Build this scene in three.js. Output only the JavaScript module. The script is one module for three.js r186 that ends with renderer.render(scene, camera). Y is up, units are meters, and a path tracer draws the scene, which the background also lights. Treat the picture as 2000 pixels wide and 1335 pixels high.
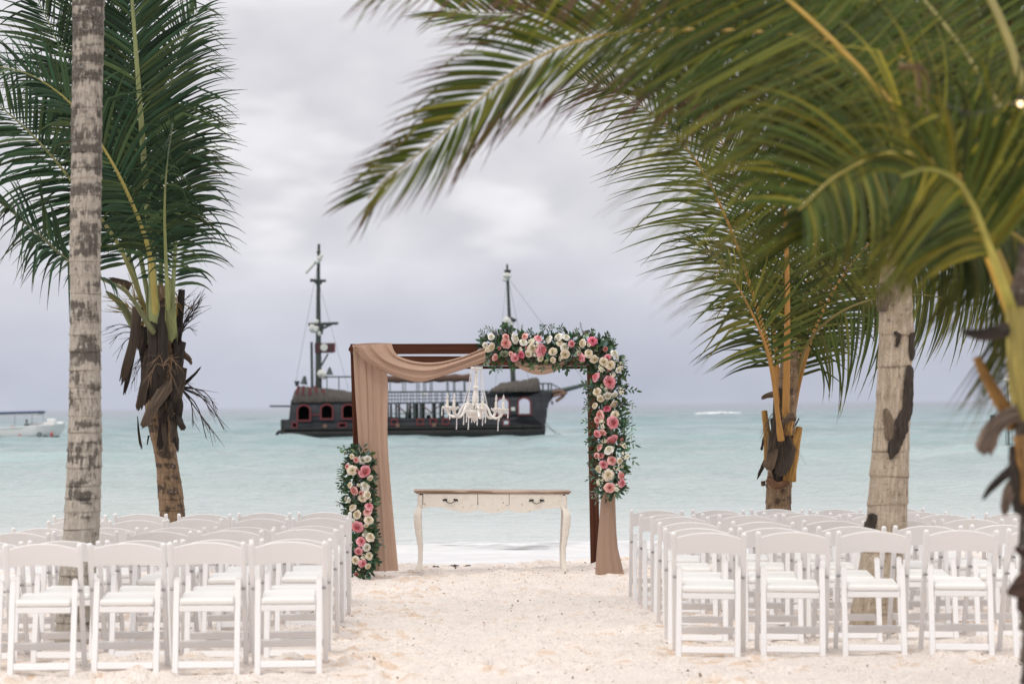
import * as THREE from 'three';
import { mergeGeometries } from 'three/addons/utils/BufferGeometryUtils.js';
import { RoundedBoxGeometry } from 'three/addons/geometries/RoundedBoxGeometry.js';

// ---------------------------------------------------------------- small maths
const V = (x, y, z) => new THREE.Vector3(x, y, z);
const clamp = (x, a, b) => Math.min(b, Math.max(a, x));
const mix = (a, b, t) => a + (b - a) * t;
const sstep = (a, b, x) => { const t = clamp((x - a) / (b - a), 0, 1); return t * t * (3 - 2 * t); };
function rng(seed) { let s = seed >>> 0; return () => { s = (s + 0x6d2b79f5) >>> 0; let t = Math.imul(s ^ (s >>> 15), 1 | s); t = (t + Math.imul(t ^ (t >>> 7), 61 | t)) ^ t; return ((t ^ (t >>> 14)) >>> 0) / 4294967296; }; }
const hash = (x, y, z) => { let h = Math.imul(x | 0, 374761393) ^ Math.imul(y | 0, 668265263) ^ Math.imul(z | 0, 2147483647 - 61); h = Math.imul(h ^ (h >>> 13), 1274126177); h ^= h >>> 16; return (h >>> 0) / 4294967296; };
const fade = (t) => t * t * (3 - 2 * t);
function vn(x, y, z = 0, per = 0) {
  const xi = Math.floor(x), yi = Math.floor(y), zi = Math.floor(z), u = fade(x - xi), v = fade(y - yi), w = fade(z - zi);
  const m = (a) => (per ? ((a % per) + per) % per : a);
  const c = (i, j, k) => hash(m(xi + i), m(yi + j), zi + k);
  const a = mix(mix(c(0, 0, 0), c(1, 0, 0), u), mix(c(0, 1, 0), c(1, 1, 0), u), v);
  if (z === 0) return a;
  return mix(a, mix(mix(c(0, 0, 1), c(1, 0, 1), u), mix(c(0, 1, 1), c(1, 1, 1), u), v), w);
}
function fbm(x, y, z, oct, per = 0) { let s = 0, a = 0.5, n = 0; for (let i = 0; i < oct; i++) { s += a * vn(x, y, z + (z ? i * 17.3 : 0), per); n += a; a *= 0.5; x = x * 2 + (per ? 0 : 11.7); y = y * 2 + (per ? 0 : 5.3); z *= 2; per *= 2; } return s / n; }

// ---------------------------------------------------------------- camera, sky, sun, exposure
const F = 4722;                                    // focal length in pixels of the 2000 wide photograph (85 mm)
const scene = new THREE.Scene();
const camera = new THREE.PerspectiveCamera(2 * Math.atan(667.5 / F) * 180 / Math.PI, 1024 / 683, 0.1, 60000);
const EYE = V(0, 1.58, 0);
camera.position.copy(EYE);
camera.rotation.set(Math.atan(127 / F), 0, -0.0106, 'YXZ');
camera.focus = 24.8; camera.userData.fStop = 3.0;
camera.updateMatrixWorld(true);

const skyW = 4096, skyH = 2048, skyData = new Float32Array(skyW * skyH * 4);
for (let j = 0; j < skyH; j++) {
  const el = ((j + 0.5) / skyH - 0.5) * Math.PI, ce = Math.cos(el), se = Math.sin(el), deg = el * 180 / Math.PI;
  for (let i = 0; i < skyW; i++) {
    const az = ((i + 0.5) / skyW - 0.5) * 2 * Math.PI, dx = Math.cos(az) * ce, dz = Math.sin(az) * ce;
    const o = (j * skyW + i) * 4;
    if (deg < -2) { skyData[o] = 0.42; skyData[o + 1] = 0.43; skyData[o + 2] = 0.46; skyData[o + 3] = 1; continue; }
  const d = Math.max(deg, 0);
    // overcast: grey violet band at the horizon, brighter cloud above, brightest overhead
    const k = sstep(0.1, 5.6, d), zen = sstep(7, 75, d);
    let r = mix(0.468, 0.69, k), g = mix(0.492, 0.684, k), b = mix(0.582, 0.722, k);
    const up = mix(1, 2.45, zen); r *= up * mix(1, 1.02, zen); g *= up * mix(1, 1.0, zen); b *= up * mix(1, 0.94, zen);
    const lite = deg > 35, n1 = fbm(dx * 12 + 40, se * 22 + 7, dz * 12 + 20, lite ? 3 : 5), n2 = lite ? 0.5 : fbm(dx * 38 + 3, se * 56 + 2, dz * 38 + 9, 4);
    const c = 1 + (n1 - 0.5) * 0.5 * mix(0.6, 1, k) + (n2 - 0.5) * 0.26 * mix(0.5, 1, k);
    const streak = sstep(0.56, 0.76, fbm(dx * 20 + 70, se * 70 + 31, dz * 20 + 50, 4)) * sstep(2, 4.5, d) * (1 - sstep(14, 25, d)) * 0.2;
    const f = c + streak;
    skyData[o] = r * f; skyData[o + 1] = g * (f * 0.97 + 0.03); skyData[o + 2] = b * (f * 0.82 + 0.18); skyData[o + 3] = 1;
  }
}
const sky = new THREE.DataTexture(skyData, skyW, skyH, THREE.RGBAFormat, THREE.FloatType);
sky.mapping = THREE.EquirectangularReflectionMapping; sky.magFilter = THREE.LinearFilter; sky.minFilter = THREE.LinearFilter; sky.needsUpdate = true;
scene.background = sky; scene.environment = sky;
scene.backgroundIntensity = 1;

const sun = new THREE.DirectionalLight(0xfff6ea, 1.15);
sun.name = 'sun'; sun.position.set(-14, 40, 6); sun.target.position.set(0, 0, -20);
sun.castShadow = true; sun.shadow.radius = 40; sun.shadow.mapSize.set(2048, 2048);
Object.assign(sun.shadow.camera, { left: -20, right: 20, top: 25, bottom: -25, near: 1, far: 120 });
scene.add(sun, sun.target);

const renderer = new THREE.WebGLRenderer({ antialias: true });
renderer.toneMapping = THREE.LinearToneMapping; renderer.toneMappingExposure = 1.1;
renderer.shadowMap.enabled = true; renderer.setSize(1024, 683);

// ---------------------------------------------------------------- helpers
const _q = camera.quaternion;
function at(px, py, D) { const d = V((px - 1000) / F, -(py - 667.5) / F, -1).applyQuaternion(_q); return d.multiplyScalar(D / -d.z).add(EYE); }   // a place D metres away, read off the photograph
function toPx(p) { const d = p.clone().sub(EYE).applyQuaternion(_q.clone().invert()); return [1000 + d.x / -d.z * F, 667.5 - d.y / -d.z * F]; }
const used = {};
function numbered(name) { const n = used[name] = (used[name] ?? -1) + 1; return n ? `${name}_${String(n).padStart(3, '0')}` : name; }
function shade(o) { o.castShadow = true; o.receiveShadow = true; return o; }
function mesh(name, geometry, material, parent) { const m = shade(new THREE.Mesh(geometry, material)); m.name = parent ? name : numbered(name); (parent ?? scene).add(m); return m; }
function thing(name, label, category, position = V(0, 0, 0), group) { const g = new THREE.Group(); g.name = numbered(name); g.position.copy(position); scene.add(g); return tag(g, label, category, group); }
function tag(o, label, category, group, kind) { if (label) o.userData.label = label; if (category) o.userData.category = category; if (group) o.userData.group = group; if (kind) o.userData.kind = kind; return o; }
function piece(name, parent) { const g = new THREE.Group(); g.name = name; parent.add(g); return g; }
const lin = (r, g, b) => new THREE.Color().setRGB(r, g, b);
function std(color, roughness = 0.7, more = {}) { return new THREE.MeshStandardMaterial({ color: Array.isArray(color) ? lin(...color) : color, roughness, side: THREE.DoubleSide, ...more }); }
function phys(color, roughness = 0.7, more = {}) { return new THREE.MeshPhysicalMaterial({ color: Array.isArray(color) ? lin(...color) : color, roughness, side: THREE.DoubleSide, ...more }); }
function tex(w, h, fn, srgb = true) {                                  // fn gives linear colour 0..1
  const d = new Uint8Array(w * h * 4), enc = (c) => (srgb ? (c <= 0.0031308 ? 12.92 * c : 1.055 * Math.pow(c, 1 / 2.4) - 0.055) : c);
  for (let y = 0; y < h; y++) for (let x = 0; x < w; x++) { const c = fn((x + 0.5) / w, (y + 0.5) / h), o = (y * w + x) * 4; for (let k = 0; k < 3; k++) d[o + k] = Math.round(255 * enc(clamp(c[k], 0, 1))); d[o + 3] = 255; }
  const t = new THREE.DataTexture(d, w, h, THREE.RGBAFormat); t.wrapS = t.wrapT = THREE.RepeatWrapping; t.magFilter = THREE.LinearFilter; if (srgb) t.colorSpace = THREE.SRGBColorSpace; t.needsUpdate = true; return t;
}
const grey = (v) => [v, v, v];
const rep = (t, u, v) => { const c = t.clone(); c.repeat.set(u, v); c.needsUpdate = true; return c; };

class GB {                                         // gathers triangles into one geometry
  constructor() { this.p = []; this.c = []; this.u = []; this.i = []; }
  v(p, c, u, v) { this.p.push(p.x, p.y, p.z); if (c) this.c.push(c[0], c[1], c[2]); if (u !== undefined) this.u.push(u, v); return this.p.length / 3 - 1; }
  tri(a, b, c) { this.i.push(a, b, c); }
  quad(a, b, c, d) { this.i.push(a, b, c, a, c, d); }
  get empty() { return !this.i.length; }
  geo() {
    const g = new THREE.BufferGeometry(); g.setAttribute('position', new THREE.Float32BufferAttribute(this.p, 3));
    if (this.c.length) g.setAttribute('color', new THREE.Float32BufferAttribute(this.c, 3));
    if (this.u.length) g.setAttribute('uv', new THREE.Float32BufferAttribute(this.u, 2));
    g.setIndex(this.i); g.computeVertexNormals(); return g;
  }
}
// a body swept along points; size(t) gives half-width along side and half-thickness along normal
function sweep(gb, pts, size, { up = V(0, 0, 1), n = 12, seg = 8, color, square = false, closed = true, rough = 0, seed = 1, uvs = 1 } = {}) {
  const curve = pts.length > 2 ? new THREE.CatmullRomCurve3(pts) : new THREE.LineCurve3(pts[0], pts[1]);
  const L = curve.getLength(), rings = [];
  for (let i = 0; i <= n; i++) {
    const t = i / n, p = curve.getPointAt(t), T = curve.getTangentAt(t), S = V().crossVectors(T, up).normalize(), N = V().crossVectors(S, T).normalize(), [a, b] = size(t);
    const ring = [];
    for (let k = 0; k < seg + 1; k++) {
      const th = (k / seg) * Math.PI * 2 + (square ? Math.PI / 4 : 0); let cx = Math.cos(th), cy = Math.sin(th);
      if (square) { const m = Math.max(Math.abs(cx), Math.abs(cy)); cx /= m; cy /= m; }
      const r = rough ? 1 + rough * (vn(k % seg * 1.7 + seed * 13, i * 0.9 + seed) - 0.5) * 2 : 1;
      const q = p.clone().addScaledVector(S, cx * a * r).addScaledVector(N, cy * b * r);
      ring.push(gb.v(q, color ? (typeof color === 'function' ? color(t, k / seg) : color) : null, uvs ? k / seg : undefined, t * L * uvs));
    }
    rings.push(ring);
  }
  for (let i = 0; i < n; i++) for (let k = 0; k < seg; k++) gb.quad(rings[i][k], rings[i][k + 1], rings[i + 1][k + 1], rings[i + 1][k]);
  if (closed) for (const [ring, flip] of [[rings[0], 1], [rings[n], 0]]) for (let k = 1; k < seg - 1; k++) flip ? gb.tri(ring[0], ring[k + 1], ring[k]) : gb.tri(ring[0], ring[k], ring[k + 1]);
}
function box(w, h, d, x = 0, y = 0, z = 0, r = 0.004, rx = 0) { const g = new RoundedBoxGeometry(w, h, d, 1, Math.min(r, w * 0.45, h * 0.45, d * 0.45)); if (rx) g.rotateX(rx); g.translate(x, y, z); return g; }
function bar(a, b, w, d, r = 0.004, up = V(0, 0, 1)) {                // a chamfered bar from a to b
  const L = a.distanceTo(b), g = new RoundedBoxGeometry(w, L, d, 1, Math.min(r, w * 0.45, d * 0.45)), y = b.clone().sub(a).normalize(), x = V().crossVectors(y, up).normalize(), z = V().crossVectors(x, y);
  g.applyMatrix4(new THREE.Matrix4().makeBasis(x, y, z).setPosition(a.clone().add(b).multiplyScalar(0.5))); return g;
}
function rod(a, b, ra, rb = ra, seg = 8) { const L = a.distanceTo(b), g = new THREE.CylinderGeometry(rb, ra, L, seg, 1); const y = b.clone().sub(a).normalize(); g.applyQuaternion(new THREE.Quaternion().setFromUnitVectors(V(0, 1, 0), y)); g.translate((a.x + b.x) / 2, (a.y + b.y) / 2, (a.z + b.z) / 2); return g; }
const merge = (list) => mergeGeometries(list.map((g) => { const h = g.index ? g.toNonIndexed() : g; for (const k of Object.keys(h.attributes)) if (!['position', 'normal', 'uv'].includes(k)) h.deleteAttribute(k); return h; }));

// ---------------------------------------------------------------- the beach
const SEA = -0.9;
const base = (D) => (D < 15 ? 0 : D < 21 ? -0.02 * (D - 15) : -0.12 - 0.003 * (D - 21));
const crest = (x) => clamp(26.3 + 0.3 * x + (vn(x * 0.7 + 30, 4) - 0.5) * 0.9 + (vn(x * 2.3 + 30, 9) - 0.5) * 0.3, 25.4, 28.4);
function dents(x, z, cell, rad, depth, seed) {
  const cx = Math.floor(x / cell), cz = Math.floor(z / cell); let s = 0;
  for (let i = -1; i <= 1; i++) for (let j = -1; j <= 1; j++) {
    const h1 = hash(cx + i, cz + j, seed), h2 = hash(cx + i, cz + j, seed + 1), h3 = hash(cx + i, cz + j, seed + 2);
    if (h3 < 0.3) continue;
    const dx = x - (cx + i + h1) * cell, dz = z - (cz + j + h2) * cell, a = h3 * 20, ca = Math.cos(a), sa = Math.sin(a);
    const r = Math.hypot((dx * ca - dz * sa) / (0.65 + 0.5 * h1), (dx * sa + dz * ca) / (1 + 0.5 * h2)) / rad;
    if (r < 3) s += depth * (0.4 + h1) * (-Math.exp(-r * r * 1.6) + 0.45 * Math.exp(-(r - 1.35) * (r - 1.35) * 5));
  }
  return s;
}
function ground(x, z) {
  const D = -z, c = crest(x), edge = D - c;
  let h = base(Math.min(D, c)) - (edge > 0 ? 0.12 * edge : 0) + 0.05 * Math.exp(-edge * edge / 0.5) * (vn(x * 1.6 + 5, 2) - 0.2);
  if (h < -2.4) h = -2.4;
  if (D > 11 && D < 29 && Math.abs(x) < 9) {
    const w = sstep(11, 12.5, D) * (1 - sstep(27.5, 29, D)) * (1 - sstep(7.5, 9, Math.abs(x)));
    h += w * ((fbm(x * 1.3 + 50, z * 1.3 + 20, 0, 3) - 0.5) * 0.07 + dents(x, z, 0.55, 0.12, 0.05, 41) + dents(x, z, 0.3, 0.085, 0.042, 3) + dents(x, z, 0.16, 0.045, 0.016, 21) + (vn(x * 9, z * 9) - 0.5) * 0.012 + (vn(x * 19 + 3, z * 19) - 0.5) * 0.006);
  }
  return h;
}
const line = (from, to, step) => { const a = []; for (let v = from; v < to - 1e-6; v += step) a.push(v); a.push(to); return a; };
function sheet(xs, zs, height, uvScale = 1, colour) {
  const gb = new GB();
  for (const z of zs) for (const x of xs) gb.v(V(x, height(x, z), z), colour?.(x, z), x * uvScale, -z * uvScale);
  const n = xs.length; for (let j = 0; j < zs.length - 1; j++) for (let i = 0; i < n - 1; i++) { const a = j * n + i; gb.quad(a, a + n, a + n + 1, a + 1); }
  const g = gb.geo(); if (g.attributes.normal.getY(0) < 0) { const ix = g.index.array; for (let k = 0; k < ix.length; k += 3) [ix[k + 1], ix[k + 2]] = [ix[k + 2], ix[k + 1]]; g.computeVertexNormals(); } return g;
}
{
  const sandTex = tex(1024, 1024, (u, v) => {
    const big = fbm(u * 6, v * 6, 0, 4, 6), mid = fbm(u * 28, v * 28, 0, 3, 28), fine = vn(u * 256, v * 256, 0, 256), speck = vn(u * 200 + 0.5, v * 200, 0, 200) * vn(u * 70, v * 70 + 0.3, 0, 70);
    const warm = sstep(0.5, 0.72, mid) * sstep(0.42, 0.62, big), f = 0.93 + 0.16 * (fine - 0.5) + 0.18 * (big - 0.5);
    let c = [mix(0.82, 0.72, warm) * f, mix(0.74, 0.57, warm) * f, mix(0.68, 0.45, warm) * f];
    if (speck > 0.66) { const k = sstep(0.66, 0.76, speck); c = [mix(c[0], 0.24, k), mix(c[1], 0.17, k), mix(c[2], 0.12, k)]; }
    if (fine > 0.93) c = c.map((q) => q * 1.12);
    return c;
  });
  const sandBump = tex(1024, 1024, (u, v) => grey(0.5 * fbm(u * 40, v * 40, 0, 4, 40) + 0.3 * vn(u * 130, v * 130, 0, 130) + 0.2 * vn(u * 330, v * 330, 0, 330)), false);
  const m = std(0xffffff, 0.95, { map: rep(sandTex, 1 / 2.3, 1 / 2.3), bumpMap: rep(sandBump, 1 / 1.7, 1 / 1.7), bumpScale: 0.024 });
  const xs = [...[-400, -150, -60, -30, -18, -12, -9], ...line(-6.6, 6.6, 0.036), ...[9, 12, 18, 30, 60, 150, 400]];
  const zs = [...[120, 40, 12, 0, -6, -9, -11, -12.2], ...line(13, 28.8, 0.03).map((d) => -d), ...line(29.2, 48, 0.8).map((d) => -d), -60, -120];
  tag(mesh('sand_beach', sheet(xs, zs, ground), m), 'pale footprinted sand running between the chairs down to the sea', null, null, 'structure');
}

// ---------------------------------------------------------------- the sea
const waves = []; { const r = rng(77); for (let i = 0; i < 16; i++) { const l = 1.1 * Math.pow(1.28, i), a = (r() - 0.5) * 1.5; waves.push([Math.sin(a) * 6.283 / l, Math.cos(a) * 6.283 / l, r() * 6.28, l * 0.016 * (l > 4 ? 4 / l : 1), l]); } }
function swell(x, z) {
  const D = Math.max(-z, 20); let h = 0; const g = 0.72 + 0.6 * vn(x * 0.05 + 9, z * 0.05 + 40);
  for (const [kx, kz, ph, amp, l] of waves) { if (l < D * 0.016) continue; const s = Math.sin(kx * x + kz * z + ph + 1.2 * vn(x / l * 0.6, z / l * 0.6)); h += amp * (s + 0.35 * s * s); }
  return SEA + h * g * sstep(40, 72, D) + (D < 70 ? 0.02 * (vn(x * 2, z * 2) - 0.5) : 0);
}
{
  const zs = []; for (let D = 31; D < 900;) { zs.push(-D); D *= 1.0052; } for (let D = 905; D < 45000; D *= 1.35) zs.push(-D); zs.push(-45000);
  const ss = [-60, -14, -5, -2.2, ...line(-1, 1, 1 / 190), 2.2, 5, 14, 60];
  const gb = new GB();
  for (const z of zs) for (const s of ss) {
    const D = -z, x = s * (8 + 0.33 * D), shoal = fbm(x * 0.02 + 3, D * 0.012 + 8, 0, 3), t = Math.log(D / 37) / Math.log(2000 / 37) + (shoal - 0.5) * 0.12;
    // depth: milky sand-stirred water at the shore, turquoise shelf, deep teal far out
    const stops = [[0, 0.50, 0.50, 0.48], [0.12, 0.36, 0.415, 0.40], [0.3, 0.232, 0.316, 0.316], [0.5, 0.13, 0.235, 0.246], [0.68, 0.07, 0.155, 0.177], [1, 0.03, 0.07, 0.1]];
    let c = stops[stops.length - 1].slice(1);
    for (let i = 0; i < stops.length - 1; i++) if (t < stops[i + 1][0]) { const k = clamp((t - stops[i][0]) / (stops[i + 1][0] - stops[i][0]), 0, 1); c = [1, 2, 3].map((q) => mix(stops[i][q], stops[i + 1][q], k)); break; }
    const patch = 1 + (fbm(x * 0.03 + 11, D * 0.05 + 2, 0, 3) - 0.5) * 0.3 + (fbm(x * 6 / D + 4, Math.log(D) * 26, 0, 3) - 0.5) * 0.5 * sstep(60, 110, D);
    gb.v(V(x, swell(x, z), z), c.map((q) => q * patch), x, D);
  }
  const n = ss.length; for (let j = 0; j < zs.length - 1; j++) for (let i = 0; i < n - 1; i++) { const a = j * n + i; gb.quad(a, a + 1, a + n + 1, a + n); }
  const ripple = tex(512, 512, (u, v) => grey(0.6 * fbm(u * 8, v * 14, 0, 4, 8) + 0.4 * fbm(u * 20, v * 36, 0, 3, 20)), false);
  const m = phys(0xffffff, 0.16, { vertexColors: true, ior: 1.33, specularIntensity: 1, bumpMap: rep(ripple, 1 / 4, 1 / 3), bumpScale: 0.1 });
  tag(mesh('sea', gb.geo(), m), 'turquoise sea with small waves reaching to the horizon', null, null, 'structure');
}
{ // surf: broken white water along the shore, thinning out seawards
  const X0 = -14, X1 = 14, D0 = 35.5, D1 = 51, W = 2048, H = 768, d = new Uint8Array(W * H * 4);
  const lump = (x, D) => sstep(0.42, 0.8, fbm(x * 0.55 + 20, D * 1.1 + 4, 0, 3));
  for (let j = 0; j < H; j++) for (let i = 0; i < W; i++) {
    const x = mix(X0, X1, (i + 0.5) / W), D = mix(D0, D1, (j + 0.5) / H);
    const f = fbm(x * 1.4, D * 2.6, 0, 5), big = fbm(x * 0.35 + 5, D * 0.8 + 5, 0, 3), lace = Math.abs(fbm(x * 2.2 + 9, D * 4 + 3, 0, 4) - 0.5) * 4;
    const cover = 1 - sstep(41.5, 46, D + (big - 0.5) * 6), thin = 1 - sstep(43, 50.5, D + (big - 0.5) * 8);
    const a = clamp(0.85 * sstep(0.3, 0.8, cover * 0.85 + (f - 0.5) * 0.8 + 0.1) * (1 - 0.35 * (1 - cover) * lace) + 0.5 * thin * sstep(0.52, 0.75, f), 0, 0.92);
    const o = (j * W + i) * 4; d[o] = d[o + 1] = d[o + 2] = Math.round(255 * a); d[o + 3] = 255;
  }
  const alpha = new THREE.DataTexture(d, W, H, THREE.RGBAFormat); alpha.magFilter = THREE.LinearFilter; alpha.needsUpdate = true;
  const gb = new GB(), xs = line(X0, X1, 0.06), ds = line(D0, D1, 0.06);
  for (const D of ds) for (const x of xs) {
    const roll = 0.3 * Math.exp(-Math.pow((D - 41.8 - 1.6 * (vn(x * 0.3 + 3, 7) - 0.5)) / 0.55, 2)) * (0.08 + 0.22 * sstep(0.35, 0.7, vn(x * 0.45 + 8, 3)));
    gb.v(V(x, swell(x, -D) + 0.012 + roll * (0.7 + 0.6 * fbm(x * 3, D * 3, 0, 3)) + 0.025 * lump(x, D) * (1 - sstep(43, 46, D)), -D), null, (x - X0) / (X1 - X0), (D - D0) / (D1 - D0));
  }
  const n = xs.length; for (let j = 0; j < ds.length - 1; j++) for (let i = 0; i < n - 1; i++) { const a = j * n + i; gb.quad(a, a + 1, a + n + 1, a + n); }
  tag(mesh('surf', gb.geo(), std([0.60, 0.60, 0.61], 0.85, { alphaMap: alpha, transparent: true })), 'white broken surf washing along the shore behind the arch', null, null, 'structure');
  // a far whitecap
  const w = new GB(), r = rng(5), c0 = at(1405, 808, 640);
  for (let k = 0; k < 26; k++) { const g = (k / 25 - 0.5) * 11, p = V(c0.x + g, SEA + 0.08, c0.z + (r() - 0.5) * 5); sweep(w, [p.clone().add(V(-0.7 - r(), 0, 0)), p.clone().add(V(0, 0.12 + 0.3 * r() * Math.exp(-g * g / 14), 0)), p.clone().add(V(0.7 + r(), 0, 0))], (t) => [0.5 * Math.sin(Math.PI * clamp(t, 0.03, 0.97)), 0.22 * Math.sin(Math.PI * clamp(t, 0.03, 0.97))], { up: V(0, 1, 0), n: 6, seg: 6 }); }
  tag(mesh('whitecap', w.geo(), std([0.8, 0.81, 0.82], 0.7)), 'small white breaking crest far out on the sea', null, null, 'structure');
}

// ---------------------------------------------------------------- palms
function barkTex(seed, pale, tan, dark, darkness, stretch, grad = 0) {
  return tex(512, 2048, (u, v0) => {
    const v = v0 * 5;
    const a = fbm(u * 4.5 + seed, v * 21, 0, 5, 0), b1 = vn(u * 4, v * 13 + seed, 0, 0), f = fbm(u * 40 + seed, v * 40 / stretch, 0, 3), fib = vn(u * 90, v * 14 + seed), spot = vn(u * 60 + 3, v * 80 + seed);
    let w = Math.abs(u - 0.5) * 2; w = sstep(0.9, 1, w);                     // hide the seam
    const blotch = sstep(0.6 - darkness - grad * (v0 - 0.35), 0.76 - darkness - grad * (v0 - 0.35), a * 0.55 + b1 * 0.25 + f * 0.3) * (1 - w * 0.5);
    let c = [0, 1, 2].map((k) => mix(pale[k], tan[k], clamp(f * 1.2 - 0.2, 0, 1)));
    c = c.map((q, k) => mix(q, dark[k], blotch * 0.82)); const g = 0.8 + 0.4 * fib; c = c.map((q) => q * g);
    if (spot > 0.86) c = c.map((q) => mix(q, 0.5, 0.35)); if (spot < 0.1) c = c.map((q) => q * 0.55);
    return c;
  });
}
const barkBump = tex(512, 2048, (u, v) => grey(0.5 * fbm(u * 14, v * 150, 0, 4) + 0.3 * vn(u * 80, v * 60) + 0.2 * vn(u * 70, v * 600)), false);
const barkMat = (t) => std(0xffffff, 0.92, { map: t, bumpMap: barkBump, bumpScale: 0.012 });
const bark = {
  pale: barkMat(barkTex(1.3, [0.40, 0.36, 0.31], [0.27, 0.24, 0.2], [0.045, 0.038, 0.032], 0.03, 2, 0.22)),
  tan: barkMat(barkTex(7.7, [0.42, 0.35, 0.27], [0.29, 0.225, 0.16], [0.085, 0.06, 0.042], -0.09, 5)),
  brown: barkMat(barkTex(12.1, [0.23, 0.155, 0.09], [0.15, 0.09, 0.05], [0.03, 0.02, 0.014], 0.03, 3)),
  dark: barkMat(barkTex(17.9, [0.10, 0.075, 0.055], [0.06, 0.042, 0.03], [0.018, 0.013, 0.01], 0.05, 3)),
};
// a ringed trunk; rows of [y, left, right] read off the photograph at distance D
function trunk(name, parent, rows, D, mat, ring, seed, o = V(0, 0, 0), jag = 1) {
  const pts = rows.map(([y, l, r, dz = 0]) => { const c = at((l + r) / 2, y, D + dz); return { y: c.y, x: c.x, z: c.z, r: (r - l) / 2 / F * (D + dz) }; }).sort((a, b) => a.y - b.y);
  const val = (y, k) => { if (y <= pts[0].y) return pts[0][k]; for (let i = 0; i < pts.length - 1; i++) if (y <= pts[i + 1].y) { const t = (y - pts[i].y) / (pts[i + 1].y - pts[i].y); return mix(pts[i][k], pts[i + 1][k], k === 'r' ? t : t); } return pts[pts.length - 1][k]; };
  const gb = new GB(), r = rng(seed), seg = 40, rows2 = []; let y = pts[0].y; const top = pts[pts.length - 1].y;
  while (y < top) { const h = ring * (0.7 + 0.6 * r()); const tilt = (r() - 0.5) * 0.3, ph = r() * 6.28, s = 0.5 + r(); for (const [f, k] of [[0, 0.02], [0.06, 0.045], [0.2, 0.018], [0.5, 0.0], [0.8, -0.008], [0.95, -0.02], [0.985, -0.03]]) rows2.push([y + h * f, k * s * jag, tilt * ring, ph]); y += h; }
  rows2.forEach(([yy, k, tilt, ph], i) => { for (let j = 0; j <= seg; j++) { const a = j / seg * Math.PI * 2, jj = j % seg, y1 = yy + tilt * Math.sin(a + ph) * 0.5; const R = val(y1, 'r') * (1 + k * (0.5 + vn(jj * 0.5 + seed, i * 0.13)) + 0.075 * (vn(jj * 0.3 + seed * 3, yy * 3.4) - 0.5) + 0.022 * (vn(jj * 1.3, yy * 22 + seed) - 0.5)); gb.v(V(val(y1, 'x') + Math.cos(a) * R - o.x, y1 - o.y, val(y1, 'z') + Math.sin(a) * R - o.z), null, j / seg, (yy + 0.6) * 0.2); } });
  for (let i = 0; i < rows2.length - 1; i++) for (let j = 0; j < seg; j++) { const a = i * (seg + 1) + j; gb.quad(a, a + seg + 1, a + seg + 2, a + 1); }
  const m = mesh(name, gb.geo(), mat, parent); m.val = val; return m;
}
// a torn scrap of dark fibre clinging to a trunk: spots are [x, y, half width] in pixels
function scrap(parent, tr, o, D, spots, col, seed) {
  const gb = new GB(), w = spots.map(([x, y, h]) => { const p = at(x, y, D); return [p.x, p.y, h / F * D]; }), y0 = Math.min(...w.map((q) => q[1])) - 0.12, y1 = Math.max(...w.map((q) => q[1])) + 0.1, nu = 90, nv = 110, id = new Map();
  const inside = (x, y) => { let best = -1; for (let i = 0; i < w.length - 1; i++) { const [ax, ay, ah] = w[i], [bx, by, bh] = w[i + 1], t = clamp(((x - ax) * (bx - ax) + (y - ay) * (by - ay)) / ((bx - ax) ** 2 + (by - ay) ** 2), 0, 1); best = Math.max(best, 1 - Math.hypot(x - mix(ax, bx, t), y - mix(ay, by, t)) / mix(ah, bh, t)); } return best + 0.5 * (fbm(x * 30 + seed, y * 16, 0, 3) - 0.5); };
  const P3 = (i, j) => { const a = mix(-1.75, 1.75, i / nu), y = mix(y0, y1, j / nv), R = tr.val(y, 'r'), x = tr.val(y, 'x') + Math.sin(a) * R, z = tr.val(y, 'z') + Math.cos(a) * R; return [a, x, y, z, inside(x, y)]; };
  const vert = (i, j) => { const key = i * 1000 + j; if (!id.has(key)) { const [a, x, y, z, f] = P3(i, j), h = 0.008 + 0.012 * clamp(f, 0, 0.6) + 0.018 * (fbm(a * 9 + seed, y * 14, 0, 3) - 0.4); id.set(key, gb.v(V(x + Math.sin(a) * h, y, z + Math.cos(a) * h).sub(o), col.map((c) => c * (0.5 + 1.1 * vn(a * 14 + seed, y * 18))), i / nu, j / nv)); } return id.get(key); };
  for (let i = 0; i < nu; i++) for (let j = 0; j < nv; j++) if (P3(i + 0.5, j + 0.5)[4] > 0) gb.quad(vert(i, j), vert(i + 1, j), vert(i + 1, j + 1), vert(i, j + 1));
  return mesh('torn_bark', gb.geo(), sheath, parent);
}
const leafTex = tex(256, 256, (u, v) => grey(0.82 + 0.18 * vn(u * 60, v * 6) + 0.1 * (vn(u * 9, v * 12) - 0.5)));
const leafMat = phys(0xffffff, 0.5, { vertexColors: true, map: leafTex, specularIntensity: 0.28, transmission: 0.18, thickness: 0 });
const stemMat = std(0xffffff, 0.55, { vertexColors: true });
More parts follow.
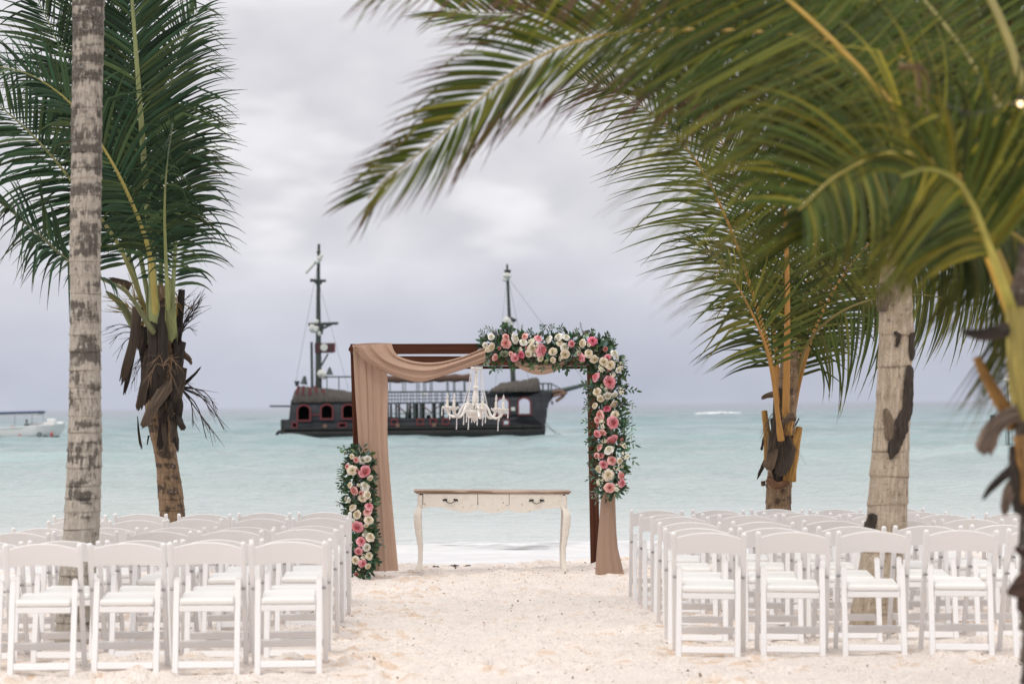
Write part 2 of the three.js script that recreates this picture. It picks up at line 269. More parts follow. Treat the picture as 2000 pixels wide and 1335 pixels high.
function leaflet(gb, p, d0, W0, L, w, G, gk, col, tip, tipFrom, r) {
  const N = 7, p1 = p.clone(), d = d0.clone(), a = []; let kink = r() < 0.2 ? 3 + Math.floor(r() * 3) : -1;
  for (let i = 0; i <= N; i++) {
    const t = i / N, Wd = W0.clone().addScaledVector(d, -W0.dot(d)).normalize(), Nn = V().crossVectors(d, Wd).normalize();
    const ww = w * (i === 0 ? 0.35 : Math.sin(Math.PI * Math.pow(0.12 + 0.88 * t, 0.62)) * (1 - t * 0.25) + 0.04) * 0.5;
    const k = sstep(tipFrom, tipFrom + 0.22, t), c = col.map((q, j) => mix(q, tip[j], k));
    a.push([gb.v(p1.clone().addScaledVector(Wd, -ww).addScaledVector(Nn, ww * 0.35), c, 0, t), gb.v(p1.clone(), c.map((q) => q * 1.12), 0.5, t), gb.v(p1.clone().addScaledVector(Wd, ww).addScaledVector(Nn, ww * 0.35), c, 1, t)]);
    d.addScaledVector(G, gk * (0.25 + 1.5 * t) / N); if (i === kink) d.addScaledVector(V(0, -1, 0), 0.7); d.normalize(); p1.addScaledVector(d, L / N);
  }
  for (let i = 0; i < N; i++) { gb.quad(a[i][0], a[i][1], a[i + 1][1], a[i + 1][0]); gb.quad(a[i][1], a[i][2], a[i + 1][2], a[i + 1][1]); }
  return p1;
}
// a feather frond along points [x, y, D]; collected first, then the leaflets that show largest become pieces of their own
function frond(list, spec) { list.push(spec); }
function buildFronds(tree, o, list, pal, seed) {
  const r = rng(seed), all = [];
  for (const s of list) {
    const f = piece('frond', tree), pts = s.pts.map(([x, y, D]) => at(x, y, D).sub(o)), curve = new THREE.CatmullRomCurve3(pts), len = curve.getLength();
    const sg = new GB(), r0 = s.r0 ?? 0.03, stemC = s.stem ?? pal.stem, U = (s.up ?? V(0, 0, 1)).clone().normalize();
    sweep(sg, pts, (t) => [mix(r0, 0.004, Math.pow(t, 0.75)) * (t < 0.06 ? 1.25 : 1), mix(r0 * 0.75, 0.003, Math.pow(t, 0.75))], { up: U, n: 40, seg: 8, color: (t, k) => stemC.map((q, j) => mix(q, pal.leaf[j] * 1.6, sstep(0.45, 1, t) * 0.5) * (0.8 + 0.4 * vn(t * 60, k * 8 + seed))) });
    mesh('stem', sg.geo(), stemMat, f);
    const n = s.n ?? Math.round(len * (s.dens ?? 19)), t0 = s.t0 ?? 0.22;
    for (let i = 0; i < n; i++) for (const side of [-1, 1]) {
      if (r() < 0.02) continue;
      const q = i / (n - 1), t = mix(t0, 0.995, Math.pow(q, 0.93)) + (r() - 0.5) * 0.004, tt = clamp(t, 0, 1), p = curve.getPointAt(tt), T = curve.getTangentAt(tt);
      const S = V().crossVectors(T, U).normalize(), Nn = V().crossVectors(S, T).normalize();
      const ang = mix(s.a0 ?? 1.2, s.a1 ?? 0.45, Math.pow(q, 1.3)) + (r() - 0.5) * 0.13;
      const d = T.clone().multiplyScalar(Math.cos(ang)).addScaledVector(S, side * Math.sin(ang)).addScaledVector(Nn, (s.lift ?? 0.25) + (r() - 0.5) * 0.25).normalize();
      const L = (s.L ?? 0.9) * (0.55 + 0.45 * sstep(0, 0.22, q)) * (1 - 0.62 * Math.pow(q, 2.2)) * (0.9 + 0.2 * r()) * (side > 0 ? s.Lp ?? 1 : s.Ln ?? 1);
      const W0 = T.clone().multiplyScalar(-side).addScaledVector(Nn, (r() - 0.5) * 0.9).normalize();
      const v = (0.5 + 0.95 * r()) * (r() < 0.1 ? 0.6 : 1), yel = Math.pow(r(), 3) * (s.yellow ?? 0.35);
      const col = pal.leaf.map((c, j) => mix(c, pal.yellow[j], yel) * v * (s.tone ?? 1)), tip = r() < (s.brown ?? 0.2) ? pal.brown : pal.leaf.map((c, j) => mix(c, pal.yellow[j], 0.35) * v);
      const gb = new GB(), end = leaflet(gb, p.clone().addScaledVector(S, side * 0.008), d, W0, L, (s.w ?? 0.042) * (1 - 0.35 * q), s.G ?? V(0, -1, 0), (s.gk ?? 0.9) * (0.75 + 0.5 * r()), col, tip, mix(s.brownFrom ?? 0.7, 1, r() * 0.5), r);
      const m = toPx(p.clone().lerp(end, 0.5).add(o)), e0 = toPx(p.clone().add(o)), e1 = toPx(end.clone().add(o));
      const inside = m[0] > -20 && m[0] < 2020 && m[1] > -20 && m[1] < 1300;
      all.push({ f, gb, size: inside ? Math.hypot(e0[0] - e1[0], e0[1] - e1[1]) : 0 });
    }
  }
  all.map((a, i) => [a.size, i]).sort((a, b) => b[0] - a[0]).forEach(([s, i], rank) => { all[i].single = s > 0 && rank < 300; });
  const rest = new Map();
  for (const a of all) {
    if (a.single) { mesh('leaflet', a.gb.geo(), leafMat, a.f); continue; }
    if (!rest.has(a.f)) rest.set(a.f, new GB()); const g = rest.get(a.f), at0 = g.p.length / 3;
    for (const k of ['p', 'c', 'u']) for (const x of a.gb[k]) g[k].push(x); for (const x of a.gb.i) g.i.push(x + at0);
  }
  for (const [f, g] of rest) tag(mesh('leaflets', g.geo(), leafMat, f), null, null, null, 'stuff');
}
const P = (list, D0, D1) => list.map(([x, y], i) => [x, y, mix(D0, D1, i / (list.length - 1))]);
function groundBase(px, py, D) { const p = at(px, py, D); p.y = ground(p.x, p.z) - 0.03; return p; }
function crownAbove(tree, top, seed, pal) {                             // the crown of a tall palm, above the picture
  const r = rng(seed), gb = new GB(), sg = new GB();
  for (let k = 0; k < 11; k++) {
    const a = k / 11 * 6.283 + r(), up = 0.3 + 0.9 * r(), pts = [0, 0.33, 0.66, 1].map((t) => top.clone().add(V(Math.cos(a) * 3.2 * t, up * 2.2 * t - 2.2 * t * t, Math.sin(a) * 3.2 * t)));
    const c = new THREE.CatmullRomCurve3(pts); sweep(sg, pts, (t) => [mix(0.035, 0.005, t), mix(0.03, 0.004, t)], { up: V(0, 1, 0.01), n: 12, seg: 6, color: pal.stem });
    for (let i = 0; i < 70; i++) for (const s of [-1, 1]) { const t = Math.min(1, 0.2 + 0.8 * i / 69), p = c.getPointAt(t), T = c.getTangentAt(t), S = V().crossVectors(T, V(0, 1, 0)).normalize(); leaflet(gb, p, T.clone().multiplyScalar(0.5).addScaledVector(S, s * 0.85).normalize(), T.clone().multiplyScalar(-s), 0.75 * (1 - 0.5 * t * t), 0.04, V(0, -1, 0), 1.1, pal.leaf, pal.yellow, 0.9, r); }
  }
  const f = piece('crown', tree); mesh('stem', sg.geo(), stemMat, f); tag(mesh('leaflets', gb.geo(), leafMat, f), null, null, null, 'stuff');
}
const fibre = std([0.075, 0.05, 0.034], 0.95), husk = std(0xffffff, 0.85, { vertexColors: true });
// a dead leaf base: a curled strip along pixel points
const huskTex = tex(256, 512, (u, v) => grey(0.62 + 0.5 * (fbm(u * 40, v * 5, 0, 3) - 0.3) + 0.25 * (vn(u * 90, v * 16) - 0.5))), huskBump = tex(256, 512, (u, v) => grey(fbm(u * 40, v * 4, 0, 4)), false);
const sheath = std(0xffffff, 0.9, { vertexColors: true, map: huskTex, bumpMap: huskBump, bumpScale: 0.01 });
function boot(tree, o, pts, D, w, t, col, seed, name = 'leaf_base') {
  const r = rng(seed * 7 + 3), stub = name === 'cut_stub', curve = new THREE.CatmullRomCurve3(pts.map(([x, y, dd = 0]) => at(x, y, D + dd).sub(o))), gb = new GB(), nk = 16, n = 18, W = w / F * D, layers = [];
  const cup = stub ? 0.8 : 0.25 + 0.5 * r(), twist = stub ? 0 : (r() - 0.5) * 1.4, up = V(0.25 * (r() - 0.5), 0.1, 1), jag = stub ? 0.02 : 0.22 + 0.2 * r();
  for (const lay of [0, 1]) { const rows = []; for (let i = 0; i <= n; i++) { const row = []; for (let k = 0; k <= nk; k++) {
    const f = k / nk * 2 - 1, end = 1 - jag * (0.6 * vn(k * 0.9 + seed * 9, 1) + 0.4 * vn(k * 0.33 + seed * 5, 7)) * (0.4 + 0.6 * Math.abs(f)), s = clamp(i / n * end, 0, 1), p = curve.getPoint(s), T = curve.getTangent(s), S = V().crossVectors(T, up).normalize(), N = V().crossVectors(S, T).normalize(), an = twist * s, S2 = S.clone().multiplyScalar(Math.cos(an)).addScaledVector(N, Math.sin(an)), N2 = V().crossVectors(S2, T).normalize();
    const hw = W * 0.5 * (typeof t === 'function' ? t(s) : mix(1, t, s)) * (1 + 0.16 * (vn(s * 5 + seed, k > 8 ? 3 : 8) - 0.5));
    p.addScaledVector(S2, f * hw).addScaledVector(N2, hw * cup * (1 - f * f) * (1 - 0.5 * s) + 0.012 * (vn(k * 0.5, s * 6 + seed) - 0.5) - (lay ? (stub ? hw * 0.9 * (1 - f * f) : 0.006) : 0));
    const c = col.map((q) => q * (0.55 + 0.7 * vn(k * 0.45 + seed, s * 4 + seed) + (stub ? 0.25 : 0.35) * (Math.abs(f) > 0.8 ? 1 : 0))); row.push(gb.v(p, c, k / nk * 0.5, s)); } rows.push(row); }
    for (let i = 0; i < n; i++) for (let k = 0; k < nk; k++) lay ? gb.quad(rows[i][k], rows[i + 1][k], rows[i + 1][k + 1], rows[i][k + 1]) : gb.quad(rows[i][k], rows[i][k + 1], rows[i + 1][k + 1], rows[i + 1][k]); layers.push(rows); }
  for (let k = 0; k < nk; k++) gb.quad(layers[0][n][k], layers[0][n][k + 1], layers[1][n][k + 1], layers[1][n][k]);
  return mesh(name, gb.geo(), sheath, tree);
}
function twigs(tree, o, root, ends, D, r0, col, seed, n = 8, name = 'flower_stalk') {
  const r = rng(seed), gb = new GB();
  for (const [ex, ey] of ends) {
    const a = at(root[0], root[1], D).sub(o), b = at(ex, ey, D + (r() - 0.5) * 0.5).sub(o), m = a.clone().lerp(b, 0.5).add(V((r() - 0.5) * 0.1, 0.07, (r() - 0.5) * 0.1));
    const pts = [a, m, b]; sweep(gb, pts, (t) => [mix(r0, r0 * 0.35, t), mix(r0, r0 * 0.35, t)], { n: 6, seg: 4, color: col });
    const c = new THREE.CatmullRomCurve3(pts);
    for (let k = 0; k < n; k++) { const t = 0.35 + 0.6 * r(), p = c.getPointAt(t), e = p.clone().add(c.getTangentAt(t).multiplyScalar(0.08 + 0.1 * r())).add(V((r() - 0.5) * 0.12, (r() - 0.6) * 0.1, (r() - 0.5) * 0.12)); sweep(gb, [p, e], (s) => [mix(r0 * 0.5, r0 * 0.2, s), mix(r0 * 0.5, r0 * 0.2, s)], { n: 2, seg: 3, color: col }); }
  }
  return mesh(name, gb.geo(), husk, tree);
}

{ // tall bare trunk on the left
  const o = groundBase(148, 1260, 16.4), t = thing('coconut_palm', 'tall grey palm trunk standing among the left chairs, crown out of the picture', 'palm tree', o);
  trunk('trunk', t, [[-680, 150, 205], [0, 142, 203], [200, 140, 199], [400, 137, 197], [520, 136, 196], [700, 136, 197], [800, 134, 196.5], [870, 131, 198], [920, 130, 197], [1035, 123, 193], [1180, 110, 180], [1275, 104, 176]], 16.4, bark.pale, 0.1, 4, o, 0.85);
  crownAbove(t, at(177, -690, 16.4).sub(o), 8, { leaf: [0.05, 0.09, 0.04], yellow: [0.2, 0.2, 0.05], stem: [0.2, 0.2, 0.08] });
}
{ // tall trunk on the right with the torn dark bark
  const o = groundBase(1712, 1235, 17.2), t = thing('coconut_palm', 'tan ringed palm trunk with torn dark bark patch, among the right chairs', 'palm tree', o);
  const tr = trunk('trunk', t, [[-700, 1748, 1800], [0, 1736, 1790], [300, 1730, 1782], [480, 1724, 1779], [560, 1718, 1781], [640, 1717, 1784], [700, 1716, 1782], [780, 1712, 1780], [850, 1706, 1777], [900, 1702, 1776], [1035, 1691, 1770], [1190, 1663, 1752], [1250, 1655, 1748]], 17.2, bark.tan, 0.19, 11, o, 0.8);
  crownAbove(t, at(1774, -710, 17.2).sub(o), 9, { leaf: [0.06, 0.09, 0.03], yellow: [0.2, 0.2, 0.05], stem: [0.3, 0.2, 0.06] });
  const torn = [0.045, 0.032, 0.024];
  scrap(t, tr, o, 17.07, [[1778, 722, 8], [1776, 765, 13], [1773, 800, 12], [1757, 840, 15], [1745, 878, 11], [1741, 893, 4]], torn, 3);
  scrap(t, tr, o, 17.07, [[1733, 802, 5], [1738, 826, 11], [1742, 850, 12]], [0.17, 0.125, 0.085], 6);
  scrap(t, tr, o, 17.07, [[1783, 655, 7], [1785, 685, 9], [1783, 700, 4]], torn, 8); scrap(t, tr, o, 17.07, [[1708, 1010, 7], [1703, 1030, 9], [1698, 1040, 6]], torn, 9); scrap(t, tr, o, 17.07, [[1722, 560, 10], [1730, 575, 14], [1728, 600, 8]], [0.13, 0.1, 0.075], 12); scrap(t, tr, o, 17.07, [[1750, 650, 4], [1757, 655, 5], [1752, 675, 3]], torn, 14);
}
{ // leafy palm on the left
  const D = 22.5, o = groundBase(335, 1158, D), t = thing('coconut_palm', 'leafy dark green palm with ragged brown leaf bases, behind the left chairs', 'palm tree', o);
  trunk('trunk', t, [[560, 290, 330], [640, 282, 340], [700, 280, 342], [780, 281, 343], [830, 288, 342], [871, 298, 342], [912, 305, 348], [950, 307, 355], [1004, 311, 361], [1100, 316, 368], [1170, 316, 372]], D, bark.brown, 0.12, 23, o, 0.6);
  const L = [];
  const up = V(0, 0, 1);
  frond(L, { pts: P([[303, 650], [294, 480], [282, 330], [271, 180], [259, 20], [248, -150], [232, -330]], 22.3, 21.7), up, L: 1.0, r0: 0.05, t0: 0.17, a0: 1.05, a1: 0.5, gk: 0.75, w: 0.048, lift: -0.1, stem: [0.22, 0.25, 0.1] });
  frond(L, { pts: P([[332, 660], [324, 520], [321, 400], [327, 310], [338, 240]], 22.4, 20.9), up: V(0.1, 0.7, 1), L: 0.66, r0: 0.026, t0: 0.3, a0: 1.1, a1: 0.6, gk: 1.7, w: 0.034, dens: 15, stem: [0.24, 0.27, 0.1], Ln: 0.7 });
  frond(L, { pts: P([[306, 640], [290, 490], [252, 385], [200, 287], [132, 197], [60, 147], [0, 131], [-80, 130]], 22.3, 21.0), up: V(0.1, 0.75, 0.65), L: 0.92, r0: 0.032, t0: 0.2, gk: 0.85, a0: 1.05, stem: [0.36, 0.3, 0.08], tone: 1.25 });
  frond(L, { pts: P([[300, 650], [246, 570], [200, 545], [138, 512], [60, 445], [0, 396], [-80, 335]], 22.2, 20.9), up: V(-0.2, 0.8, 0.5), L: 1.0, r0: 0.03, gk: 1.5, stem: [0.13, 0.14, 0.06], t0: 0.3 });
  frond(L, { pts: P([[296, 640], [232, 480], [152, 370], [80, 282], [0, 208], [-70, 160]], 22.8, 22.6), up: V(-0.2, 0.5, 0.8), L: 1.1, gk: 1.25, stem: [0.2, 0.2, 0.07] });
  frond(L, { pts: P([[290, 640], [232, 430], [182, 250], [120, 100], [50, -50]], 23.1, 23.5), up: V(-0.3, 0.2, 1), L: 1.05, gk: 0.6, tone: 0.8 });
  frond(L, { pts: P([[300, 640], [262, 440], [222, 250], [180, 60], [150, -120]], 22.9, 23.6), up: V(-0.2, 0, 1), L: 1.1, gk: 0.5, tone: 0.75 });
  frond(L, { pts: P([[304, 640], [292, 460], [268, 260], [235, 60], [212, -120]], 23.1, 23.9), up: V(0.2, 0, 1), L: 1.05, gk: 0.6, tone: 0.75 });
  frond(L, { pts: P([[332, 655], [341, 500], [348, 400], [362, 320], [392, 290]], 22.8, 24.0), up: V(0.2, 0.6, 0.8), L: 0.7, gk: 1.5 });
  frond(L, { pts: P([[312, 640], [315, 450], [318, 300], [330, 180], [352, 80], [385, 20]], 23.0, 24.2), up: V(0.1, 0.2, 1), L: 0.85, gk: 0.9, tone: 0.85 });
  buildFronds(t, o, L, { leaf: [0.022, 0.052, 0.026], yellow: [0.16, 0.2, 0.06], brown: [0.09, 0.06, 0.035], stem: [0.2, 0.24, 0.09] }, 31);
  // ragged sheaths and stubs under the crown
  const dk = [0.036, 0.026, 0.02], md = [0.085, 0.06, 0.042], lt = [0.15, 0.108, 0.075];
  boot(t, o, [[268, 600, -0.2], [262, 660, -0.3], [245, 720, -0.35], [234, 760, -0.3]], D, 20.3, 0.75, md, 1); boot(t, o, [[262, 668, -0.1], [250, 730, -0.2], [241, 775, -0.2]], D, 14.0, 0.5, dk, 2);
  boot(t, o, [[292, 680, -0.2], [282, 750, -0.35], [268, 810, -0.35]], D, 18.7, 0.8, md, 3); boot(t, o, [[330, 745, -0.2], [305, 785, -0.35], [288, 815, -0.35], [277, 838, -0.3]], D, 26.5, 0.5, lt, 4);
  boot(t, o, [[352, 668, -0.1], [345, 720, -0.2], [330, 800, -0.2]], D, 20.3, 1.1, dk, 5); boot(t, o, [[358, 718, -0.1], [348, 770, -0.2], [338, 812, -0.15]], D, 15.6, 1.2, md, 6);
  boot(t, o, [[340, 640, 0], [356, 690, -0.1], [368, 700, -0.1], [375, 714, -0.1]], D, 17.2, 0.5, lt, 7); boot(t, o, [[356, 752, 0], [375, 735, -0.1], [394, 714, -0.1]], D, 8.6, 0.3, dk, 8);
  boot(t, o, [[355, 565, -0.1], [348, 640, -0.1], [338, 700, -0.2]], D, 12.5, 2.0, dk, 9); boot(t, o, [[316, 600, -0.2], [318, 680, -0.3], [316, 740, -0.3]], D, 17.2, 1.3, dk, 10);
  boot(t, o, [[300, 620, -0.2], [303, 700, -0.3], [306, 790, -0.25]], D, 23.4, 1.3, dk, 11); boot(t, o, [[278, 640, -0.1], [285, 700, -0.2], [296, 790, -0.2]], D, 23.4, 1.2, dk, 12);
  boot(t, o, [[330, 545, -0.2], [332, 600, -0.25], [335, 675, -0.25]], D, 17, 1.6, [0.22, 0.24, 0.1], 13); boot(t, o, [[255, 560, 0.1], [240, 552, 0.1], [205, 543, 0.1]], D, 18.7, 0.45, md, 14); boot(t, o, [[296, 560, -0.1], [300, 640, -0.2], [303, 700, -0.2]], D, 24, 1.3, [0.16, 0.18, 0.08], 25);
  boot(t, o, [[340, 760, -0.15], [350, 790, -0.2], [344, 830, -0.15]], D, 17.2, 0.8, dk, 15); boot(t, o, [[318, 800, -0.2], [316, 850, -0.2], [310, 880, -0.18]], D, 20.3, 0.7, dk, 16);
  boot(t, o, [[262, 640, 0], [232, 590, 0], [203, 568, 0]], D, 16, 0.6, [0.2, 0.22, 0.1], 24); boot(t, o, [[268, 812, 0], [271, 850, 0], [276, 880, 0]], D, 7.0, (s) => 0.15 + 1.2 * s * (1.35 - s), md, 17); boot(t, o, [[290, 850, -0.1], [286, 870, -0.1]], D, 3.9, 0.3, dk, 18);
  twigs(t, o, [278, 640], [[215, 600], [222, 585], [236, 560], [252, 570], [262, 580], [272, 590], [225, 610], [240, 596], [258, 556]], D, 0.009, [0.24, 0.18, 0.05], 3, 9);
  twigs(t, o, [280, 655], [[205, 640], [212, 672], [228, 700], [215, 650]], D, 0.006, [0.02, 0.02, 0.018], 4, 4);
  twigs(t, o, [342, 665], [[388, 575], [393, 590], [392, 605], [385, 615], [378, 645], [395, 586], [370, 575], [362, 590], [400, 573], [384, 600]], D, 0.007, [0.025, 0.02, 0.022], 5, 7);
  twigs(t, o, [335, 590], [[352, 590], [346, 575], [345, 600], [334, 575]], D, 0.009, [0.3, 0.2, 0.05], 6, 8);
  twigs(t, o, [352, 757], [[388, 765], [410, 785], [425, 800], [437, 838], [428, 858], [402, 855], [415, 845], [378, 832], [420, 815]], D, 0.0075, [0.035, 0.026, 0.022], 7, 4);
  twigs(t, o, [318, 715], [[300, 705], [335, 735], [290, 735], [345, 712], [310, 750], [330, 700]], D - 0.35, 0.005, [0.2, 0.13, 0.08], 8, 10, 'fibre');
  const rr = rng(909); for (let k = 0; k < 16; k++) { const y = 620 + rr() * 210, x = mix(268, 348, rr()), l = 30 + rr() * 50, dx = (rr() - 0.5) * 30; boot(t, o, [[x, y, -0.14], [x + dx * 0.4, y + l * 0.5, -0.24], [x + dx, y + l, -0.24]], D, 7 + rr() * 9, 0.5 + rr() * 0.5, rr() < 0.6 ? dk : md, 40 + k); }
  twigs(t, o, [300, 690], [[262, 720], [255, 750], [275, 770], [330, 770], [345, 760]], D - 0.2, 0.005, [0.05, 0.035, 0.025], 18, 12, 'fibre');
}
{ // palm right of the arch
  const D = 23, o = groundBase(1521, 1150, D), t = thing('coconut_palm', 'palm with orange leaf stalks and cut stubs, just right of the flower arch', 'palm tree', o);
  trunk('trunk', t, [[700, 1525, 1560], [780, 1518, 1556], [860, 1508, 1552], [920, 1500, 1549], [945, 1496, 1547], [985, 1496, 1545], [1060, 1494, 1546], [1160, 1490, 1548]], D, bark.brown, 0.13, 41, o);
  const L = [];
  frond(L, { w: 0.034, pts: P([[1527, 860], [1510, 720], [1468, 565], [1420, 430], [1365, 322], [1292, 237], [1215, 185], [1140, 160]], 22.9, 21.8), up: V(0.25, 0.2, 0.95), L: 1.15, r0: 0.03, t0: 0.3, a0: 1.25, a1: 0.5, gk: 0.7, dens: 13, G: V(-0.7, -0.7, 0), lift: 0.05 });
  frond(L, { w: 0.034, pts: P([[1533, 860], [1537, 720], [1538, 550], [1532, 400], [1515, 250], [1490, 120], [1450, 0]], 22.8, 22.4), up: V(0, 0, 1), L: 1.0, r0: 0.042, t0: 0.25, a0: 1.15, gk: 0.6, G: V(-0.8, -0.5, 0), lift: -0.1, dens: 15 });
  frond(L, { w: 0.034, pts: P([[1540, 870], [1563, 740], [1602, 620], [1660, 520], [1740, 440], [1850, 390]], 23.1, 23.4), up: V(-0.3, 0.3, 0.9), L: 1.0, r0: 0.03, t0: 0.3, gk: 0.9, G: V(-0.6, -0.8, 0) });
  frond(L, { w: 0.034, pts: P([[1540, 870], [1556, 740], [1585, 660], [1660, 600], [1790, 575], [1950, 610]], 23.1, 22.6), up: V(0, 0.25, 1), L: 1.1, Ln: 0.7, t0: 0.34, r0: 0.024, stem: [0.16, 0.12, 0.03], a0: 2.0, a1: 1.3, gk: 0.6, G: V(-0.8, -0.75, 0), tone: 0.85, dens: 14 });
  frond(L, { w: 0.034, pts: P([[1526, 860], [1500, 690], [1450, 575], [1405, 510], [1365, 480]], 22.6, 21.6), up: V(-0.2, 0.7, 0.6), L: 0.85, r0: 0.028, t0: 0.32, gk: 1.15, G: V(-0.7, -0.8, 0), yellow: 0.7 });
  frond(L, { w: 0.034, pts: P([[1540, 900], [1563, 640], [1592, 480], [1632, 330], [1665, 190]], 23.4, 24.2), up: V(0, 0, 1), L: 1.05, gk: 0.6, G: V(-0.7, -0.6, 0), tone: 0.85 });
  frond(L, { w: 0.034, pts: P([[1529, 900], [1508, 620], [1455, 400], [1385, 220], [1300, 70]], 23.3, 24.3), up: V(0.2, 0, 1), L: 1.0, gk: 0.6, G: V(-0.7, -0.6, 0), tone: 0.85 });
  frond(L, { w: 0.034, pts: P([[1540, 880], [1575, 660], [1660, 500], [1790, 400], [1930, 340]], 23.6, 24.6), up: V(-0.2, 0.4, 0.8), L: 1.0, gk: 0.9, G: V(-0.7, -0.6, 0), tone: 0.75 });
  frond(L, { pts: P([[1538, 880], [1572, 700], [1670, 590], [1820, 530], [1960, 530], [2070, 570]], 23.9, 24.4), stem: [0.12, 0.1, 0.03], up: V(0, 0.25, 1), L: 1.0, t0: 0.45, a0: 2.0, a1: 1.3, gk: 0.7, G: V(-0.8, -0.7, 0), tone: 0.7, dens: 14 });
  buildFronds(t, o, L, { leaf: [0.062, 0.088, 0.02], yellow: [0.36, 0.29, 0.05], brown: [0.12, 0.07, 0.035], stem: [0.36, 0.18, 0.04] }, 51);
  const or = [0.5, 0.27, 0.07], dk = [0.055, 0.04, 0.03], md = [0.17, 0.115, 0.075];
  boot(t, o, [[1493, 802, -0.1], [1498, 840, -0.15], [1501, 900, -0.15]], D, 11, 1.5, or, 1, 'cut_stub'); boot(t, o, [[1562, 834, -0.2], [1552, 880, -0.25], [1542, 940, -0.22]], D, 13, 1.9, or, 2, 'cut_stub'); boot(t, o, [[1542, 808, -0.25], [1537, 850, -0.25]], D, 18, 1.1, or, 3, 'cut_stub');
  boot(t, o, [[1552, 812, -0.3], [1545, 815, -0.3], [1535, 822, -0.3], [1520, 838, -0.3]], D, 20, 0.4, md, 4); boot(t, o, [[1523, 772, -0.1], [1510, 770, -0.2], [1495, 774, -0.2], [1484, 782, -0.2]], D, 15, 0.4, md, 5);
  boot(t, o, [[1528, 760, -0.1], [1525, 830, -0.25], [1514, 900, -0.25]], D, 30, 1.4, dk, 6); boot(t, o, [[1540, 850, -0.2], [1536, 890, -0.28], [1520, 935, -0.25]], D, 30, 1.2, dk, 7); boot(t, o, [[1510, 850, -0.2], [1508, 890, -0.28], [1498, 920, -0.25]], D, 20, 1.1, md, 8);
  boot(t, o, [[1497, 898, -0.1], [1488, 915, -0.15], [1478, 936, -0.15]], D, 10, 0.4, dk, 9); boot(t, o, [[1497, 845, 0], [1491, 865, 0], [1488, 880, 0]], D, 8, 0.5, dk, 10); boot(t, o, [[1545, 845, 0], [1555, 828, 0], [1562, 815, 0]], D, 4, 0.5, [0.05, 0.06, 0.06], 11);
  boot(t, o, [[1518, 690, 0], [1512, 730, -0.05], [1522, 780, -0.05]], D, 4, 0.6, dk, 12); boot(t, o, [[1500, 935, -0.2], [1515, 948, -0.26], [1545, 940, -0.2]], D, 15, 1, [0.2, 0.1, 0.05], 13); boot(t, o, [[1492, 948, -0.05], [1490, 938, -0.08]], D, 9, 1, md, 14); boot(t, o, [[1556, 885, 0], [1558, 900, 0]], D, 7, 0.4, dk, 15);
  const rr = rng(808); for (let k = 0; k < 14; k++) { const y = 790 + rr() * 130, x = mix(1500, 1546, rr()), l = 22 + rr() * 40, dx = (rr() - 0.5) * 16; boot(t, o, [[x, y, -0.12], [x + dx * 0.4, y + l * 0.5, -0.2], [x + dx, y + l, -0.2]], D, 6 + rr() * 9, 0.5 + rr() * 0.5, rr() < 0.5 ? dk : md, 60 + k); }
  twigs(t, o, [1525, 800], [[1495, 850], [1512, 870], [1545, 860], [1555, 880], [1530, 900]], D - 0.2, 0.005, [0.1, 0.065, 0.04], 19, 12, 'fibre');
}
